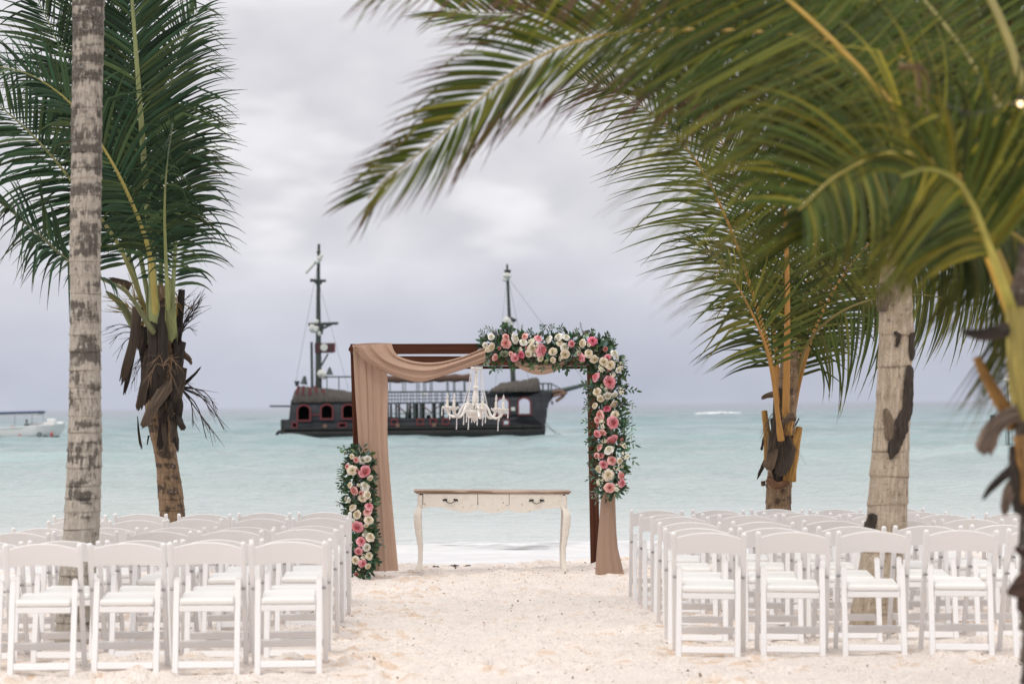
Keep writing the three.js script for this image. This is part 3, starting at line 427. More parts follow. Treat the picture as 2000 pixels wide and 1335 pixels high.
{ // near palm at the right edge, out of focus
  const D = 8.2, KD = D / 6, o = groundBase(2090, 1600, D), t = thing('coconut_palm', 'near blurred palm cut by the right edge, fronds sweeping over the view', 'palm tree', o);
  trunk('trunk', t, [[520, 1990, 2070], [560, 1972, 2090], [640, 1966, 2110], [740, 1979, 2120], [900, 1985, 2140], [1000, 1990, 2150], [1335, 2000, 2180], [1700, 2006, 2200]], D, bark.dark, 0.1, 61, o);
  const L = [], W = V(-0.85, -0.55, 0), face = V(0.15, 0.25, 1);
  // the big frond bent over the middle of the picture; wind combs its leaflets to the lower left
  frond(L, { pts: P([[2015, 780], [1985, 640], [1938, 510], [1893, 400], [1852, 315], [1760, 222], [1645, 97], [1540, 0], [1430, -85], [1310, -140]], 5.9, 6.6), up: face, L: 0.86, Lp: 0.42, r0: 0.024, t0: 0.3, a0: 1.66, a1: 1.25, gk: 0.95, G: V(-0.8, -0.65, 0), lift: 0.15, w: 0.0132, stem: [0.5, 0.29, 0.04], n: 168, yellow: 0.5, brown: 0.5, brownFrom: 0.72 });
  frond(L, { pts: P([[2012, 740], [1975, 600], [1932, 480], [1900, 400], [1868, 352], [1815, 330], [1760, 345]], 6.0, 5.6), up: face, L: 0.5, r0: 0.024, t0: 0.46, a0: 1.0, gk: 1.7, G: V(-0.6, -0.9, 0), w: 0.0144, stem: [0.36, 0.32, 0.06], yellow: 1, n: 77 });
  frond(L, { pts: P([[2080, 520], [2000, 300], [1890, 110], [1770, -40], [1640, -170], [1500, -270]], 6.3, 7.0), up: face, L: 0.95, Lp: 0.45, t0: 0.15, a0: 1.6, a1: 1.2, gk: 0.9, G: W, w: 0.0136, n: 168, tone: 0.9, yellow: 0.3 });
  frond(L, { pts: P([[2060, 300], [1900, 170], [1700, 95], [1500, 64], [1330, 58], [1180, 68], [1080, 98], [985, 152], [890, 238], [820, 300], [760, 343], [718, 388]], 8.8, 9.4), up: V(0, 0.35, 1), L: 0.52, Lp: 0.9, r0: 0.026, t0: 0.1, a0: 1.2, a1: 0.42, gk: 0.8, G: V(-0.7, -0.8, 0), w: 0.0160, brown: 0.95, brownFrom: 0.42, n: 180, stem: [0.42, 0.26, 0.05], yellow: 0.5 });
  frond(L, { pts: P([[1650, -250], [1400, -200], [1200, -150], [1050, -115], [900, -85], [800, -60], [735, -30]], 6.4, 6.6), up: V(0, 0.4, 1), L: 0.44, Lp: 0.4, t0: 0.1, a0: 1.1, gk: 0.9, G: V(-0.6, -0.85, 0), brown: 0.9, brownFrom: 0.35, w: 0.0160, n: 62 });
  frond(L, { pts: P([[2060, 120], [1800, 40], [1600, 5], [1400, -12], [1220, 2], [1070, 22], [950, 26], [860, 18]], 10.5, 11.2), up: V(-0.1, 0.5, 0.9), L: 0.5, t0: 0.15, gk: 0.4, G: V(-0.9, -0.3, 0), w: 0.0208, brown: 0.3, n: 132 });
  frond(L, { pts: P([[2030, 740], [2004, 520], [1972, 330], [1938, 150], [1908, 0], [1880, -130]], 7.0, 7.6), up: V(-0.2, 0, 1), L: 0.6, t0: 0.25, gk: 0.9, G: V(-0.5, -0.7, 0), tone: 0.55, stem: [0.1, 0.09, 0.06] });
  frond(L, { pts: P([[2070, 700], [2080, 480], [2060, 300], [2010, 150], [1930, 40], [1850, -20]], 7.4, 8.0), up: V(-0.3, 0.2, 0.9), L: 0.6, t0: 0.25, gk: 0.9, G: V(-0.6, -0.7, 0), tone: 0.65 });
  frond(L, { pts: P([[2000, 640], [1940, 480], [1890, 385], [1830, 320], [1740, 300], [1640, 340], [1560, 410]], 6.3, 6.0), up: V(0, 0.5, 0.9), L: 0.5, t0: 0.4, a0: 1.6, a1: 0.9, gk: 1.0, G: V(-0.7, -0.85, 0), w: 0.0128, tone: 0.9, yellow: 0.8, n: 108, brown: 0.5, brownFrom: 0.7 });
  frond(L, { pts: P([[2090, 640], [2050, 480], [1985, 380], [1900, 318], [1800, 290], [1690, 300], [1600, 340]], 7.6, 7.2), up: V(0, 0.5, 0.9), L: 0.66, t0: 0.2, a0: 1.5, a1: 0.9, gk: 1.1, G: W, w: 0.0136, tone: 0.8, yellow: 0.5, n: 150 });
  frond(L, { pts: P([[2080, 420], [1960, 250], [1820, 160], [1680, 120], [1520, 120], [1380, 150], [1270, 205]], 7.8, 7.4), up: V(0, 0.5, 0.9), L: 0.72, t0: 0.15, a0: 1.5, a1: 0.8, gk: 0.9, G: W, w: 0.0136, tone: 0.85, yellow: 0.5, n: 174, brown: 0.4 });
  frond(L, { pts: P([[2120, 720], [2070, 570], [2010, 480], [1940, 440], [1860, 440], [1780, 470]], 6.8, 6.4), up: V(0, 0.5, 0.9), L: 0.56, t0: 0.2, a0: 1.6, a1: 1.0, gk: 1.2, G: V(-0.6, -0.9, 0), w: 0.0128, tone: 0.85, yellow: 0.6, n: 126 });
  frond(L, { pts: P([[2090, 300], [1980, 120], [1850, 20], [1720, -40], [1560, -70], [1400, -60]], 8.2, 8.4), up: V(-0.1, 0.5, 0.8), L: 0.7, t0: 0.15, a0: 1.5, a1: 0.9, gk: 0.9, G: W, w: 0.0152, n: 156, tone: 0.8 });
  for (const s of L) {                                                 // every stalk springs from the crown at the top of the trunk
    s.pts = s.pts.map(([x, y, d]) => [x, y, d * (d > 8.5 ? 1.12 : KD)]);
    const f = s.pts[0], root = [2032, 640, D], len = (l) => new THREE.CatmullRomCurve3(l.map(([x, y, d]) => at(x, y, d))).getLength(), l0 = len(s.pts);
    if (f[1] < 560) { s.r0 = (s.r0 ?? 0.03) * 0.62; s.stem ??= [0.2, 0.17, 0.04]; const mid = f[1] < 0 ? [[2032, 330, D], [1900, -60, mix(D, f[2], 0.5)]] : f[1] < 320 ? [[2050, 430, mix(D, f[2], 0.5)]] : []; s.pts = [root, ...mid, ...s.pts]; } else s.pts = [[2030, 800, D], ...s.pts];
    const l1 = len(s.pts); s.t0 = Math.max(0.12, (l1 - l0 + (s.t0 ?? 0.2) * l0) / l1 - 0.03); for (const k of ['L', 'w', 'r0']) s[k] = (s[k] ?? { L: 0.9, w: 0.0240, r0: 0.03 }[k]) * KD; }
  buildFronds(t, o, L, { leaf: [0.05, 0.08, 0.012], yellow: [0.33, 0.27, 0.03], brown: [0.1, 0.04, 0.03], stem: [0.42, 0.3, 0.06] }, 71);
  const dk = [0.05, 0.036, 0.028], md = [0.2, 0.145, 0.11], yl = [0.4, 0.33, 0.09];
  boot(t, o, [[1908, 697, 0], [1935, 750, -0.02], [1965, 800, -0.05], [1985, 830, 0]], D, 16, 2.3, [0.42, 0.22, 0.06], 1, 'cut_stub');
  boot(t, o, [[2000, 635, -0.1], [1960, 645, -0.15], [1920, 652, -0.15], [1872, 648, -0.15]], D, 34, (s) => 1 - 0.5 * s, dk, 2); boot(t, o, [[2010, 805, -0.1], [1965, 815, -0.15], [1935, 850, -0.15], [1918, 898, -0.15]], D, 42, (s) => 0.6 + 0.5 * s, md, 3);
  boot(t, o, [[1995, 900, -0.1], [1962, 930, -0.12], [1935, 955, -0.12], [1918, 978, -0.12]], D, 24, 0.25, dk, 4); boot(t, o, [[1990, 930, -0.1], [1972, 960, -0.12], [1960, 1020, -0.12]], D, 26, (s) => 0.7 + 0.6 * s - 0.9 * s * s * s, md, 5);
  boot(t, o, [[2030, 1060, -0.12], [2000, 1080, -0.14], [1982, 1066, -0.14]], D, 26, 0.3, [0.09, 0.05, 0.035], 6); boot(t, o, [[2020, 1130, -0.12], [1990, 1150, -0.14], [1966, 1160, -0.14]], D, 56, 0.3, [0.085, 0.045, 0.032], 7); boot(t, o, [[2015, 1140, -0.12], [2000, 1185, -0.14], [1996, 1200, -0.14]], D, 44, 0.2, [0.085, 0.045, 0.032], 8);
  boot(t, o, [[1985, 600, -0.14], [1995, 720, -0.16], [2008, 830, -0.14]], D, 40, 1.5, yl, 9); boot(t, o, [[1996, 850, -0.12], [2006, 920, -0.13], [2010, 990, -0.12]], D, 34, 0.8, [0.3, 0.16, 0.05], 10); boot(t, o, [[1985, 870, -0.1], [1988, 940, -0.12], [1996, 1010, -0.1]], D, 26, 1.2, dk, 11);
  // long dried ribbons hanging from the bent stalk
  for (const [pts, w, i] of [[[[1790, 120], [1812, 150], [1812, 220], [1800, 330]], 8, 20], [[[1755, 130], [1790, 135], [1796, 190], [1775, 290]], 14, 21], [[[1812, 300], [1800, 340], [1760, 400]], 9, 22], [[[1850, 330], [1800, 350], [1740, 380]], 10, 23], [[[1845, 345], [1815, 410], [1790, 455]], 8, 24]]) boot(t, o, pts.map(([x, y]) => [x, y, -0.2]), D, w, 0.5, [0.36, 0.25, 0.13], i, 'dried_ribbon');
}

// ---------------------------------------------------------------- folding chairs
const resin = phys([0.815, 0.805, 0.805], 0.42, { specularIntensity: 0.5 });
const vinyl = phys([0.80, 0.79, 0.77], 0.35, { specularIntensity: 0.5 });
function makeChair(position, label) {
  const t = thing('folding_chair', label, 'chair', position, 'white folding chairs in rows');
  const post = (y) => V(0, y, -0.38 * (0.79 - y) / 0.79), legAt = (y) => V(0, y, mix(0.035, -0.105, y / 0.57));
  for (const s of [-1, 1]) {
    const a = post(-0.02), b = post(0.775); a.x = b.x = s * 0.2175; const cap = new THREE.SphereGeometry(0.0165, 10, 6); cap.scale(1, 0.8, 0.9); cap.translate(b.x, 0.776, b.z);
    mesh('back_post', merge([bar(a, b, 0.031, 0.028, 0.007), cap]), resin, t);
    const c = legAt(-0.02), d = legAt(0.555); c.x = d.x = s * 0.183; const round = new THREE.CylinderGeometry(0.018, 0.018, 0.022, 14); round.rotateX(Math.PI / 2); round.translate(d.x, 0.555, d.z);
    const pin = new THREE.CylinderGeometry(0.008, 0.008, 0.05, 8); pin.rotateZ(Math.PI / 2); pin.translate(s * 0.2, 0.5, -0.12);
    const leg = mesh('rear_leg', merge([bar(c, d, 0.036, 0.022, 0.006), round]), resin, t); mesh('pivot_pin', pin, std([0.35, 0.35, 0.36], 0.4, { metalness: 0.8 }), leg);
  }
  const bk = new GB(), N = 20, hw = 0.203, prof = []; const lowY = (x) => 0.64 + 0.013 * (1 - (x / hw) ** 2), topY = (x) => 0.752 + 0.034 * (1 - (x / hw) ** 2);
  for (let i = 0; i <= N; i++) { const x = mix(-hw, hw, i / N), lo = lowY(x), hi = topY(x), e = 0.004, ring = []; for (const [y, z] of [[lo + e, 0.009], [mix(lo, hi, 0.33), 0.01], [mix(lo, hi, 0.66), 0.01], [hi - e, 0.009], [hi, 0.005], [hi, -0.005], [hi - e, -0.009], [mix(lo, hi, 0.66), -0.01], [mix(lo, hi, 0.33), -0.01], [lo + e, -0.009], [lo, -0.005], [lo, 0.005]]) ring.push(V(x, y, z + post(y).z - 0.02 * (1 - (x / hw) ** 2))); prof.push(ring); }
  for (let k = 0; k < 12; k++) { const ids = prof.map((r) => [bk.v(r[k]), bk.v(r[(k + 1) % 12])]); for (let i = 0; i < N; i++) bk.quad(ids[i][0], ids[i + 1][0], ids[i + 1][1], ids[i][1]); }
  mesh('backrest', bk.geo(), resin, t);
  const pad = new RoundedBoxGeometry(0.322, 0.038, 0.38, 4, 0.016); { const p = pad.attributes.position; for (let i = 0; i < p.count; i++) if (p.getY(i) > 0) p.setY(i, p.getY(i) + 0.012 * Math.cos(p.getX(i) * 8) * Math.cos(p.getZ(i) * 7)); pad.computeVertexNormals(); } pad.rotateX(0.05); pad.translate(0, 0.436, -0.225);
  mesh('seat', pad, vinyl, t);
  mesh('seat_frame', merge([box(0.326, 0.036, 0.02, 0, 0.388, -0.05), box(0.326, 0.034, 0.02, 0, 0.4, -0.4), box(0.022, 0.034, 0.34, -0.15, 0.394, -0.225), box(0.022, 0.034, 0.34, 0.15, 0.394, -0.225)]), resin, t);
  const f = post(0.15), g = legAt(0.06);
  mesh('front_stretcher', box(0.404, 0.05, 0.018, 0, f.y, f.z, 0.005, 0.45), resin, t); mesh('rear_stretcher', box(0.33, 0.042, 0.018, 0, g.y, g.z, 0.005, -0.28), resin, t);
  return t;
}
const ORD = ['aisle seat', 'second seat from the aisle', 'third seat from the aisle', 'fourth seat from the aisle', 'fifth seat from the aisle', 'sixth seat from the aisle'];
const ROW = ['nearest row', 'second row', 'third row', 'fourth row', 'fifth row', 'front row by the sea'];
{
  const r = rng(404); let proto = null;
  const put = (side, row, k, D, xl, ytop) => {
    const w = 0.435 / D * F, top = at(xl + w / 2, ytop, D), pos = V(top.x, top.y - 0.79, -D), label = `white folding chair, ${side} block, ${ROW[row]}, ${ORD[k]}`;
    let c; if (!proto) c = proto = makeChair(pos, label); else { c = proto.clone(); c.name = numbered('folding_chair'); scene.add(c); c.userData = { ...proto.userData, label }; }
    c.position.copy(pos); c.rotation.set((r() - 0.5) * 0.03, (r() - 0.5) * 0.1 + (side === 'left' ? 0.05 : -0.06), (r() - 0.5) * 0.016 - 0.012);
  };
  // [row distance, first left post in pixels, post top in pixels, pitch, seats] nearest row first
  [[15.1, 1312, 1038.5, 165, 5], [16.2, 1297, 1030, 151, 5], [17.7, 1288, 1018.5, 138, 6], [19.0, 1270.5, 1007.5, 130, 6], [20.0, 1250, 1003.5, 122.5, 5], [20.95, 1230.5, 995, 117, 5]].forEach(([D, x, y, p, n], row) => { for (let k = 0; k < n; k++) put('right', row, k, D + (r() - 0.5) * 0.16, x + k * p + (k ? (r() - 0.5) * 9 : 0), y - 0.0106 * k * p * 1 + (k ? (r() - 0.5) * 3 : 0)); });
  [[14.4, 490, 1056, 160, 5], [15.5, 508, 1051, 151, 5], [16.9, 530, 1032, 141, 5], [18.1, 552, 1025.5, 133, 5], [19.6, 572, 1010, 121, 5], [20.8, 581.5, 999, 119, 5]].forEach(([D, x, y, p, n], row) => { for (let k = 0; k < n; k++) put('left', row, k, D + (r() - 0.5) * 0.16, x - k * p + (k ? (r() - 0.5) * 9 : 0) + (row === 0 && k === 4 ? 14 : 0), y + 0.0106 * k * p + (k ? (r() - 0.5) * 3 : 0)); });
}

// ---------------------------------------------------------------- wedding arch
const woodTex = (a, b, seed) => tex(256, 1024, (u, v) => { const g = fbm(u * 24 + seed, v * 5, 0, 4), f = vn(u * 110, v * 9 + seed), k = sstep(0.35, 0.7, g * 0.7 + f * 0.3); return [0, 1, 2].map((i) => mix(a[i], b[i], k)); });
const woodBump = tex(256, 1024, (u, v) => grey(vn(u * 90, v * 8) * 0.6 + 0.4 * fbm(u * 30, v * 6, 0, 3)), false);
const cedar = phys(0xffffff, 0.75, { map: woodTex([0.045, 0.015, 0.008], [0.115, 0.038, 0.019], 3), bumpMap: woodBump, bumpScale: 0.003, specularIntensity: 0.4 });
const cloth = phys([0.485, 0.335, 0.255], 0.95, { sheen: 0.2, sheenRoughness: 0.6, sheenColor: lin(0.5, 0.4, 0.32), specularIntensity: 0.2, transmission: 0.32, thickness: 0, bumpMap: tex(256, 256, (u, v) => grey(0.5 * vn(u * 128, v * 32, 0, 0) + 0.5 * vn(u * 32, v * 128, 0, 0)), false), bumpScale: 0.0008 });
const DA = 24.5, DB = 26.0;
const place = (px, py, D, o) => at(px, py, D).sub(o);
{
  const o = at(945, 1112, 25.2); o.y = -0.14; const t = thing('wedding_arch', 'square dark red wood ceremony arch standing on the sand before the sea', 'arch', o);
  const post = (a, b, D) => { const p = place(...a, D, o), q = place(...b, D, o); q.y -= 0.12; mesh('post', bar(p, q, 0.1, 0.1, 0.006), cedar, t); };
  post([694, 672], [707, 1116], DA); post([1178, 668], [1191, 1121], DA); post([706, 690], [728, 1100], DB); post([1155, 690], [1163, 1104], DB);
  const rail = (a, b, Da, Db, h, w) => mesh('beam', bar(place(...a, Da, o), place(...b, Db, o), h, w, 0.005, V(0, 0, 1)), cedar, t);
  rail([684, 681.5], [1192, 680], DA - 0.075, DA - 0.075, 0.104, 0.045);
  rail([697, 704], [1166, 705], DB - 0.08, DB - 0.08, 0.1, 0.05); rail([697, 717.3], [1166, 717.3], DB - 0.02, DB - 0.02, 0.03, 0.09);
  rail([690, 683], [702, 700], DA + 0.06, DB - 0.06, 0.1, 0.04); rail([1181, 680], [1161, 702], DA + 0.06, DB - 0.06, 0.1, 0.04);
  const bolts = []; for (const [x, y] of [[689, 678], [689, 690], [1152, 706]]) { const g = new THREE.CylinderGeometry(0.011, 0.011, 0.02, 8); g.rotateX(Math.PI / 2); const p = place(x, y, DA - 0.105, o); g.translate(p.x, p.y, p.z); bolts.push(g); }
  mesh('bolt', bolts[0], std([0.06, 0.05, 0.05], 0.5), t); mesh('bolt', bolts[1], std([0.06, 0.05, 0.05], 0.5), t);
}
// a cloth between two rail curves given in pixels, with folds running from a to b
function drape(parent, name, o, A, B, D, folds, amp, { nu = 70, nv = 60, bulge = 0, phase = 0, dz = () => 0, along = 1 } = {}) {
  const curve = (l) => new THREE.CatmullRomCurve3(l.map(([x, y, d = 0]) => V(x, y, d))), ca = curve(A), cb = curve(B), gb = new GB();
  for (let i = 0; i <= nu; i++) for (let j = 0; j <= nv; j++) {
    const u = i / nu, v = j / nv, p = ca.getPoint(v).lerp(cb.getPoint(v), u);
    const w = u * folds * 6.283 + phase + 1.6 * (vn(u * 3 + phase, v * 2.2 * along) - 0.5) * 3, f = Math.sin(w) + 0.3 * Math.sin(w * 2.3 + v * 2) + 0.3 * (vn(u * 9 + phase, v * 3) - 0.5);
    const edge = sstep(0, 0.04, u) * (1 - sstep(0.96, 1, u));
    const q = at(p.x, p.y, D + p.z + dz(u, v) - bulge * Math.sin(Math.PI * u) - amp * f * (0.4 + 0.6 * edge));
    gb.v(q.sub(o), null, u * 0.6, v * 2);
  }
  for (let i = 0; i < nu; i++) for (let j = 0; j < nv; j++) { const a = i * (nv + 1) + j; gb.quad(a, a + 1, a + nv + 2, a + nv + 1); }
  return mesh(name, gb.geo(), cloth, parent);
}
{
  const o = at(730, 672, DA - 0.2), t = thing('fabric_drape', 'tan sheer fabric hung down the left post and swagged along the arch top', 'drape', o);
  drape(t, 'hanging_panel', o, [[689, 676], [693, 760], [700, 870], [703, 960], [706, 1116]], [[752, 705], [757, 745], [757, 860], [764, 960], [778, 1114]], DA - 0.14, 4.5, 0.009, { nu: 110, nv: 40, along: 0.4, phase: 1 });
  drape(t, 'swag', o, [[764, 671, -0.02], [772, 688, -0.06], [785, 698, -0.07], [822, 707, -0.06], [862, 706, -0.05], [905, 695, -0.03], [948, 678, 0]], [[687, 674, 0], [712, 703, -0.06], [745, 724, -0.1], [790, 741, -0.1], [822, 746, -0.09], [868, 733, -0.05], [948, 707, 0]], DA - 0.2, 2.6, 0.017, { nu: 90, nv: 60, bulge: 0.05, phase: 2.4, along: 0.3 });
  drape(t, 'top_wrap', o, [[688, 673, 0], [700, 671, 0], [725, 669.5, 0], [764, 670, 0]], [[700, 690, -0.03], [725, 702, -0.05], [752, 706, -0.05], [774, 697, -0.05]], DA - 0.16, 1.3, 0.014, { nu: 40, nv: 60, bulge: 0.05, phase: 5 });
  drape(t, 'small_swag', o, [[1000, 700], [1030, 706], [1060, 708], [1090, 706], [1112, 700]], [[1000, 706], [1020, 722], [1052, 731.5], [1085, 725], [1112, 706]], DA - 0.12, 1.6, 0.012, { nu: 40, bulge: 0.05, phase: 0.6 });
}
{ // the tail wrapped round the right front post
  const o = at(1190, 1121, DA); o.y = -0.15; const t = thing('fabric_drape', 'tan fabric tail wrapped round the right post below the flowers', 'drape', o), gb = new GB(), seg = 96, n = 70;
  const rows = [[700, 1172, 1194], [900, 1174, 1200], [960, 1174, 1202], [1000, 1171, 1203], [1040, 1167.5, 1204.5], [1070, 1165, 1207], [1100, 1163, 1214], [1123, 1161.5, 1219.5]];
  for (let i = 0; i <= n; i++) {
    const y = mix(700, 1123, i / n); let k = 0; while (k < rows.length - 2 && rows[k + 1][0] < y) k++; const f = (y - rows[k][0]) / (rows[k + 1][0] - rows[k][0]), l = mix(rows[k][1], rows[k + 1][1], f), r = mix(rows[k][2], rows[k + 1][2], f), R = (r - l) / 2 / F * DA, c = at((l + r) / 2, y, DA - 0.01);
    for (let j = 0; j <= seg; j++) { const a = j / seg * 6.283, fold = 1 + (0.035 + 0.06 * sstep(1000, 1123, y)) * Math.sin(a * 9 + 1.5 * vn(i * 0.06, 3)) + 0.05 * (vn(Math.cos(a) * 2 + 5, Math.sin(a) * 2 + i * 0.05) - 0.5); gb.v(c.clone().add(V(Math.cos(a) * R * (0.96 + (fold - 1) * 0.4), i === n ? -0.01 - 0.02 * vn(j * 0.3, 1) : 0, Math.sin(a) * Math.max(R * 0.85, 0.085) * fold)).sub(o), null, j / seg, i / n * 3); }
  }
  for (let i = 0; i < n; i++) for (let j = 0; j < seg; j++) { const a = i * (seg + 1) + j; gb.quad(a, a + 1, a + seg + 2, a + seg + 1); }
  mesh('tail', gb.geo(), cloth, t);
  // the hem spreading on the sand
  const hem = new GB(); sweep(hem, [[1162, 1120], [1178, 1124], [1196, 1125], [1219, 1121]].map(([x, y]) => at(x, y, DA - 0.09).sub(o)), (s) => [0.03, 0.016 + 0.008 * Math.sin(s * 22)], { up: V(0, 0, 1), n: 24, seg: 8 }); mesh('hem', hem.geo(), cloth, t);
}

// ---------------------------------------------------------------- flowers
function roseGeo(seed, open, mild = 0) {
  const r = rng(seed), gb = new GB(), layers = [[3, 0.2, 0.62], [3, 0.34, 0.6], [4, 0.5, 0.5], [5, 0.68, 0.34], [5, 0.86, 0.14], [6, 1.02, -0.1]];
  layers.forEach(([n, R, rim], li) => { for (let k = 0; k < n; k++) {
    const a0 = k / n * 6.283 + li * 1.1 + r() * 0.35, span = 6.283 / n * 1.5, Rk = R * (0.93 + 0.14 * r()) * (li > 2 ? mix(0.9, 1.05, open) : 1), top = rim * (0.9 + 0.2 * r()) - (li > 3 ? 0.1 * (open - 0.8) : 0), ids = [], nu = 8, nv = 6, curl = 0.05 + 0.05 * li * open;
    for (let i = 0; i <= nv; i++) { const row = [], v = i / nv; for (let j = 0; j <= nu; j++) { const u = j / nu * 2 - 1, edge = 1 - 0.3 * Math.pow(Math.abs(u), 3) * v, vv = v * edge, a = a0 + u * span * 0.5 * (0.55 + 0.45 * Math.sin(Math.min(1, v * 1.4) * 1.57));
      const rad = Rk * (0.3 + 0.7 * Math.sin(Math.min(1, vv * 1.15) * 1.57)) * (1 + 0.05 * u) + curl * sstep(0.78, 1, vv) + 0.02 * Math.sin(u * 5 + k), y = mix(-0.5, top, Math.pow(vv, 0.8)) - curl * 0.9 * sstep(0.82, 1, vv) + 0.03 * Math.cos(u * 4 + k * 2) * v;
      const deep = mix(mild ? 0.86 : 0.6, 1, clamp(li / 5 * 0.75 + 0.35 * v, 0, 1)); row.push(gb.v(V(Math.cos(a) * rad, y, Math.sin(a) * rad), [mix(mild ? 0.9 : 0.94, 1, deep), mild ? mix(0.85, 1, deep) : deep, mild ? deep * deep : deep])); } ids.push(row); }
    for (let i = 0; i < nv; i++) for (let j = 0; j < nu; j++) gb.quad(ids[i][j], ids[i][j + 1], ids[i + 1][j + 1], ids[i + 1][j]);
  } });
  const g = gb.geo(); g.rotateX(Math.PI / 2); return g;
}
const roses = [[1, 0.7], [2, 0.95], [3, 1.15], [4, 0.85]].map((a) => roseGeo(...a)), paleRoses = [[5, 0.7], [6, 0.95], [7, 1.15], [8, 0.85]].map((a) => roseGeo(...a, 1));
const blossomGeo = (() => { const gb = new GB(), r = rng(9); for (let k = 0; k < 22; k++) { const a = r() * 6.283, q = Math.sqrt(r()), c = V(Math.cos(a) * q, Math.sin(a) * q * 1.25, 0.5 - q * 0.5 + r() * 0.4); for (let p = 0; p < 5; p++) { const b = p / 5 * 6.283 + k, s = 0.26, d = V(Math.cos(b), Math.sin(b), 0.25), e = V(-Math.sin(b), Math.cos(b), 0); const i0 = gb.v(c, [0.95, 0.95, 0.7]), i1 = gb.v(c.clone().addScaledVector(d, s * 0.6).addScaledVector(e, s * 0.4), [1, 1, 1]), i2 = gb.v(c.clone().addScaledVector(d, s), [1, 1, 1]), i3 = gb.v(c.clone().addScaledVector(d, s * 0.6).addScaledVector(e, -s * 0.4), [1, 1, 1]); gb.quad(i0, i1, i2, i3); } } return gb.geo(); })();
const petal = (c) => phys(c, 0.6, { vertexColors: true, sheen: 0.25, sheenRoughness: 0.5, transmission: 0.08, thickness: 0 });
const PET = { P: ['pink_rose', petal([0.87, 0.41, 0.46])], S: ['blush_rose', petal([0.85, 0.5, 0.46])], B: ['deep_pink_rose', petal([0.78, 0.20, 0.30])], D: ['dusty_rose', petal([0.55, 0.22, 0.2])], C: ['cream_rose', petal([0.86, 0.77, 0.64])], W: ['white_rose', petal([0.86, 0.84, 0.79])], G: ['green_rosette', petal([0.24, 0.3, 0.2])], H: ['white_blossom', petal([0.82, 0.78, 0.66])] };
const leafGreen = phys(0xffffff, 0.5, { vertexColors: true, transmission: 0.12, thickness: 0, specularIntensity: 0.5 });
function leaf(gb, p, d, n, L, w, c) { const s = V().crossVectors(d, n).normalize(), pts = [[0, 0.08], [0.3, 0.9], [0.6, 0.85], [1, 0.02]], ids = pts.map(([t, k]) => { const q = p.clone().addScaledVector(d, t * L).addScaledVector(n, -0.12 * L * t * t); return [gb.v(q.clone().addScaledVector(s, -w * k * 0.5).addScaledVector(n, w * 0.12 * k), c), gb.v(q, c.map((x) => x * 1.15)), gb.v(q.clone().addScaledVector(s, w * k * 0.5).addScaledVector(n, w * 0.12 * k), c)]; }); for (let i = 0; i < 3; i++) { gb.quad(ids[i][0], ids[i][1], ids[i + 1][1], ids[i + 1][0]); gb.quad(ids[i][1], ids[i][2], ids[i + 1][2], ids[i + 1][1]); } }
const GREENS = [[0.03, 0.07, 0.03], [0.05, 0.1, 0.055], [0.105, 0.16, 0.115], [0.17, 0.23, 0.19], [0.065, 0.11, 0.04], [0.025, 0.055, 0.027]];
function sprig(parent, o, a, b, D, n, L, w, ci, seed) {
  const r = rng(seed), gb = new GB(), p = at(...a, D + 0.05).sub(o), q = at(...b, D - 0.05 + (r() - 0.5) * 0.1).sub(o), m = p.clone().lerp(q, 0.55).add(V((r() - 0.5) * 0.02, 0.02, -0.02)), pts = [p, m, q], c = new THREE.CatmullRomCurve3(pts);
  sweep(gb, pts, (t) => [mix(0.003, 0.0012, t), mix(0.003, 0.0012, t)], { n: 6, seg: 4, color: [0.09, 0.1, 0.05], uvs: 0 });
  for (let k = 0; k < n; k++) { const t = Math.min(1, 0.2 + 0.8 * k / (n - 1)), T = c.getTangentAt(t), S = V().crossVectors(T, V(0, 0, 1)).normalize(), s = k === n - 1 ? 0 : k % 2 ? 1 : -1; const d = T.clone().multiplyScalar(0.65).addScaledVector(S, s * 0.75).addScaledVector(V(0, 0, 1), (r() - 0.5) * 0.6).normalize(), g = GREENS[ci]; leaf(gb, c.getPointAt(t), d, V((r() - 0.5) * 0.8, (r() - 0.5) * 0.8, 1).addScaledVector(d, 0).normalize(), L * (0.75 + 0.5 * r()), w * (0.8 + 0.4 * r()), g.map((x) => x * (0.8 + 0.5 * r()))); }
  mesh('leaf_sprig', gb.geo(), leafGreen, parent);
}
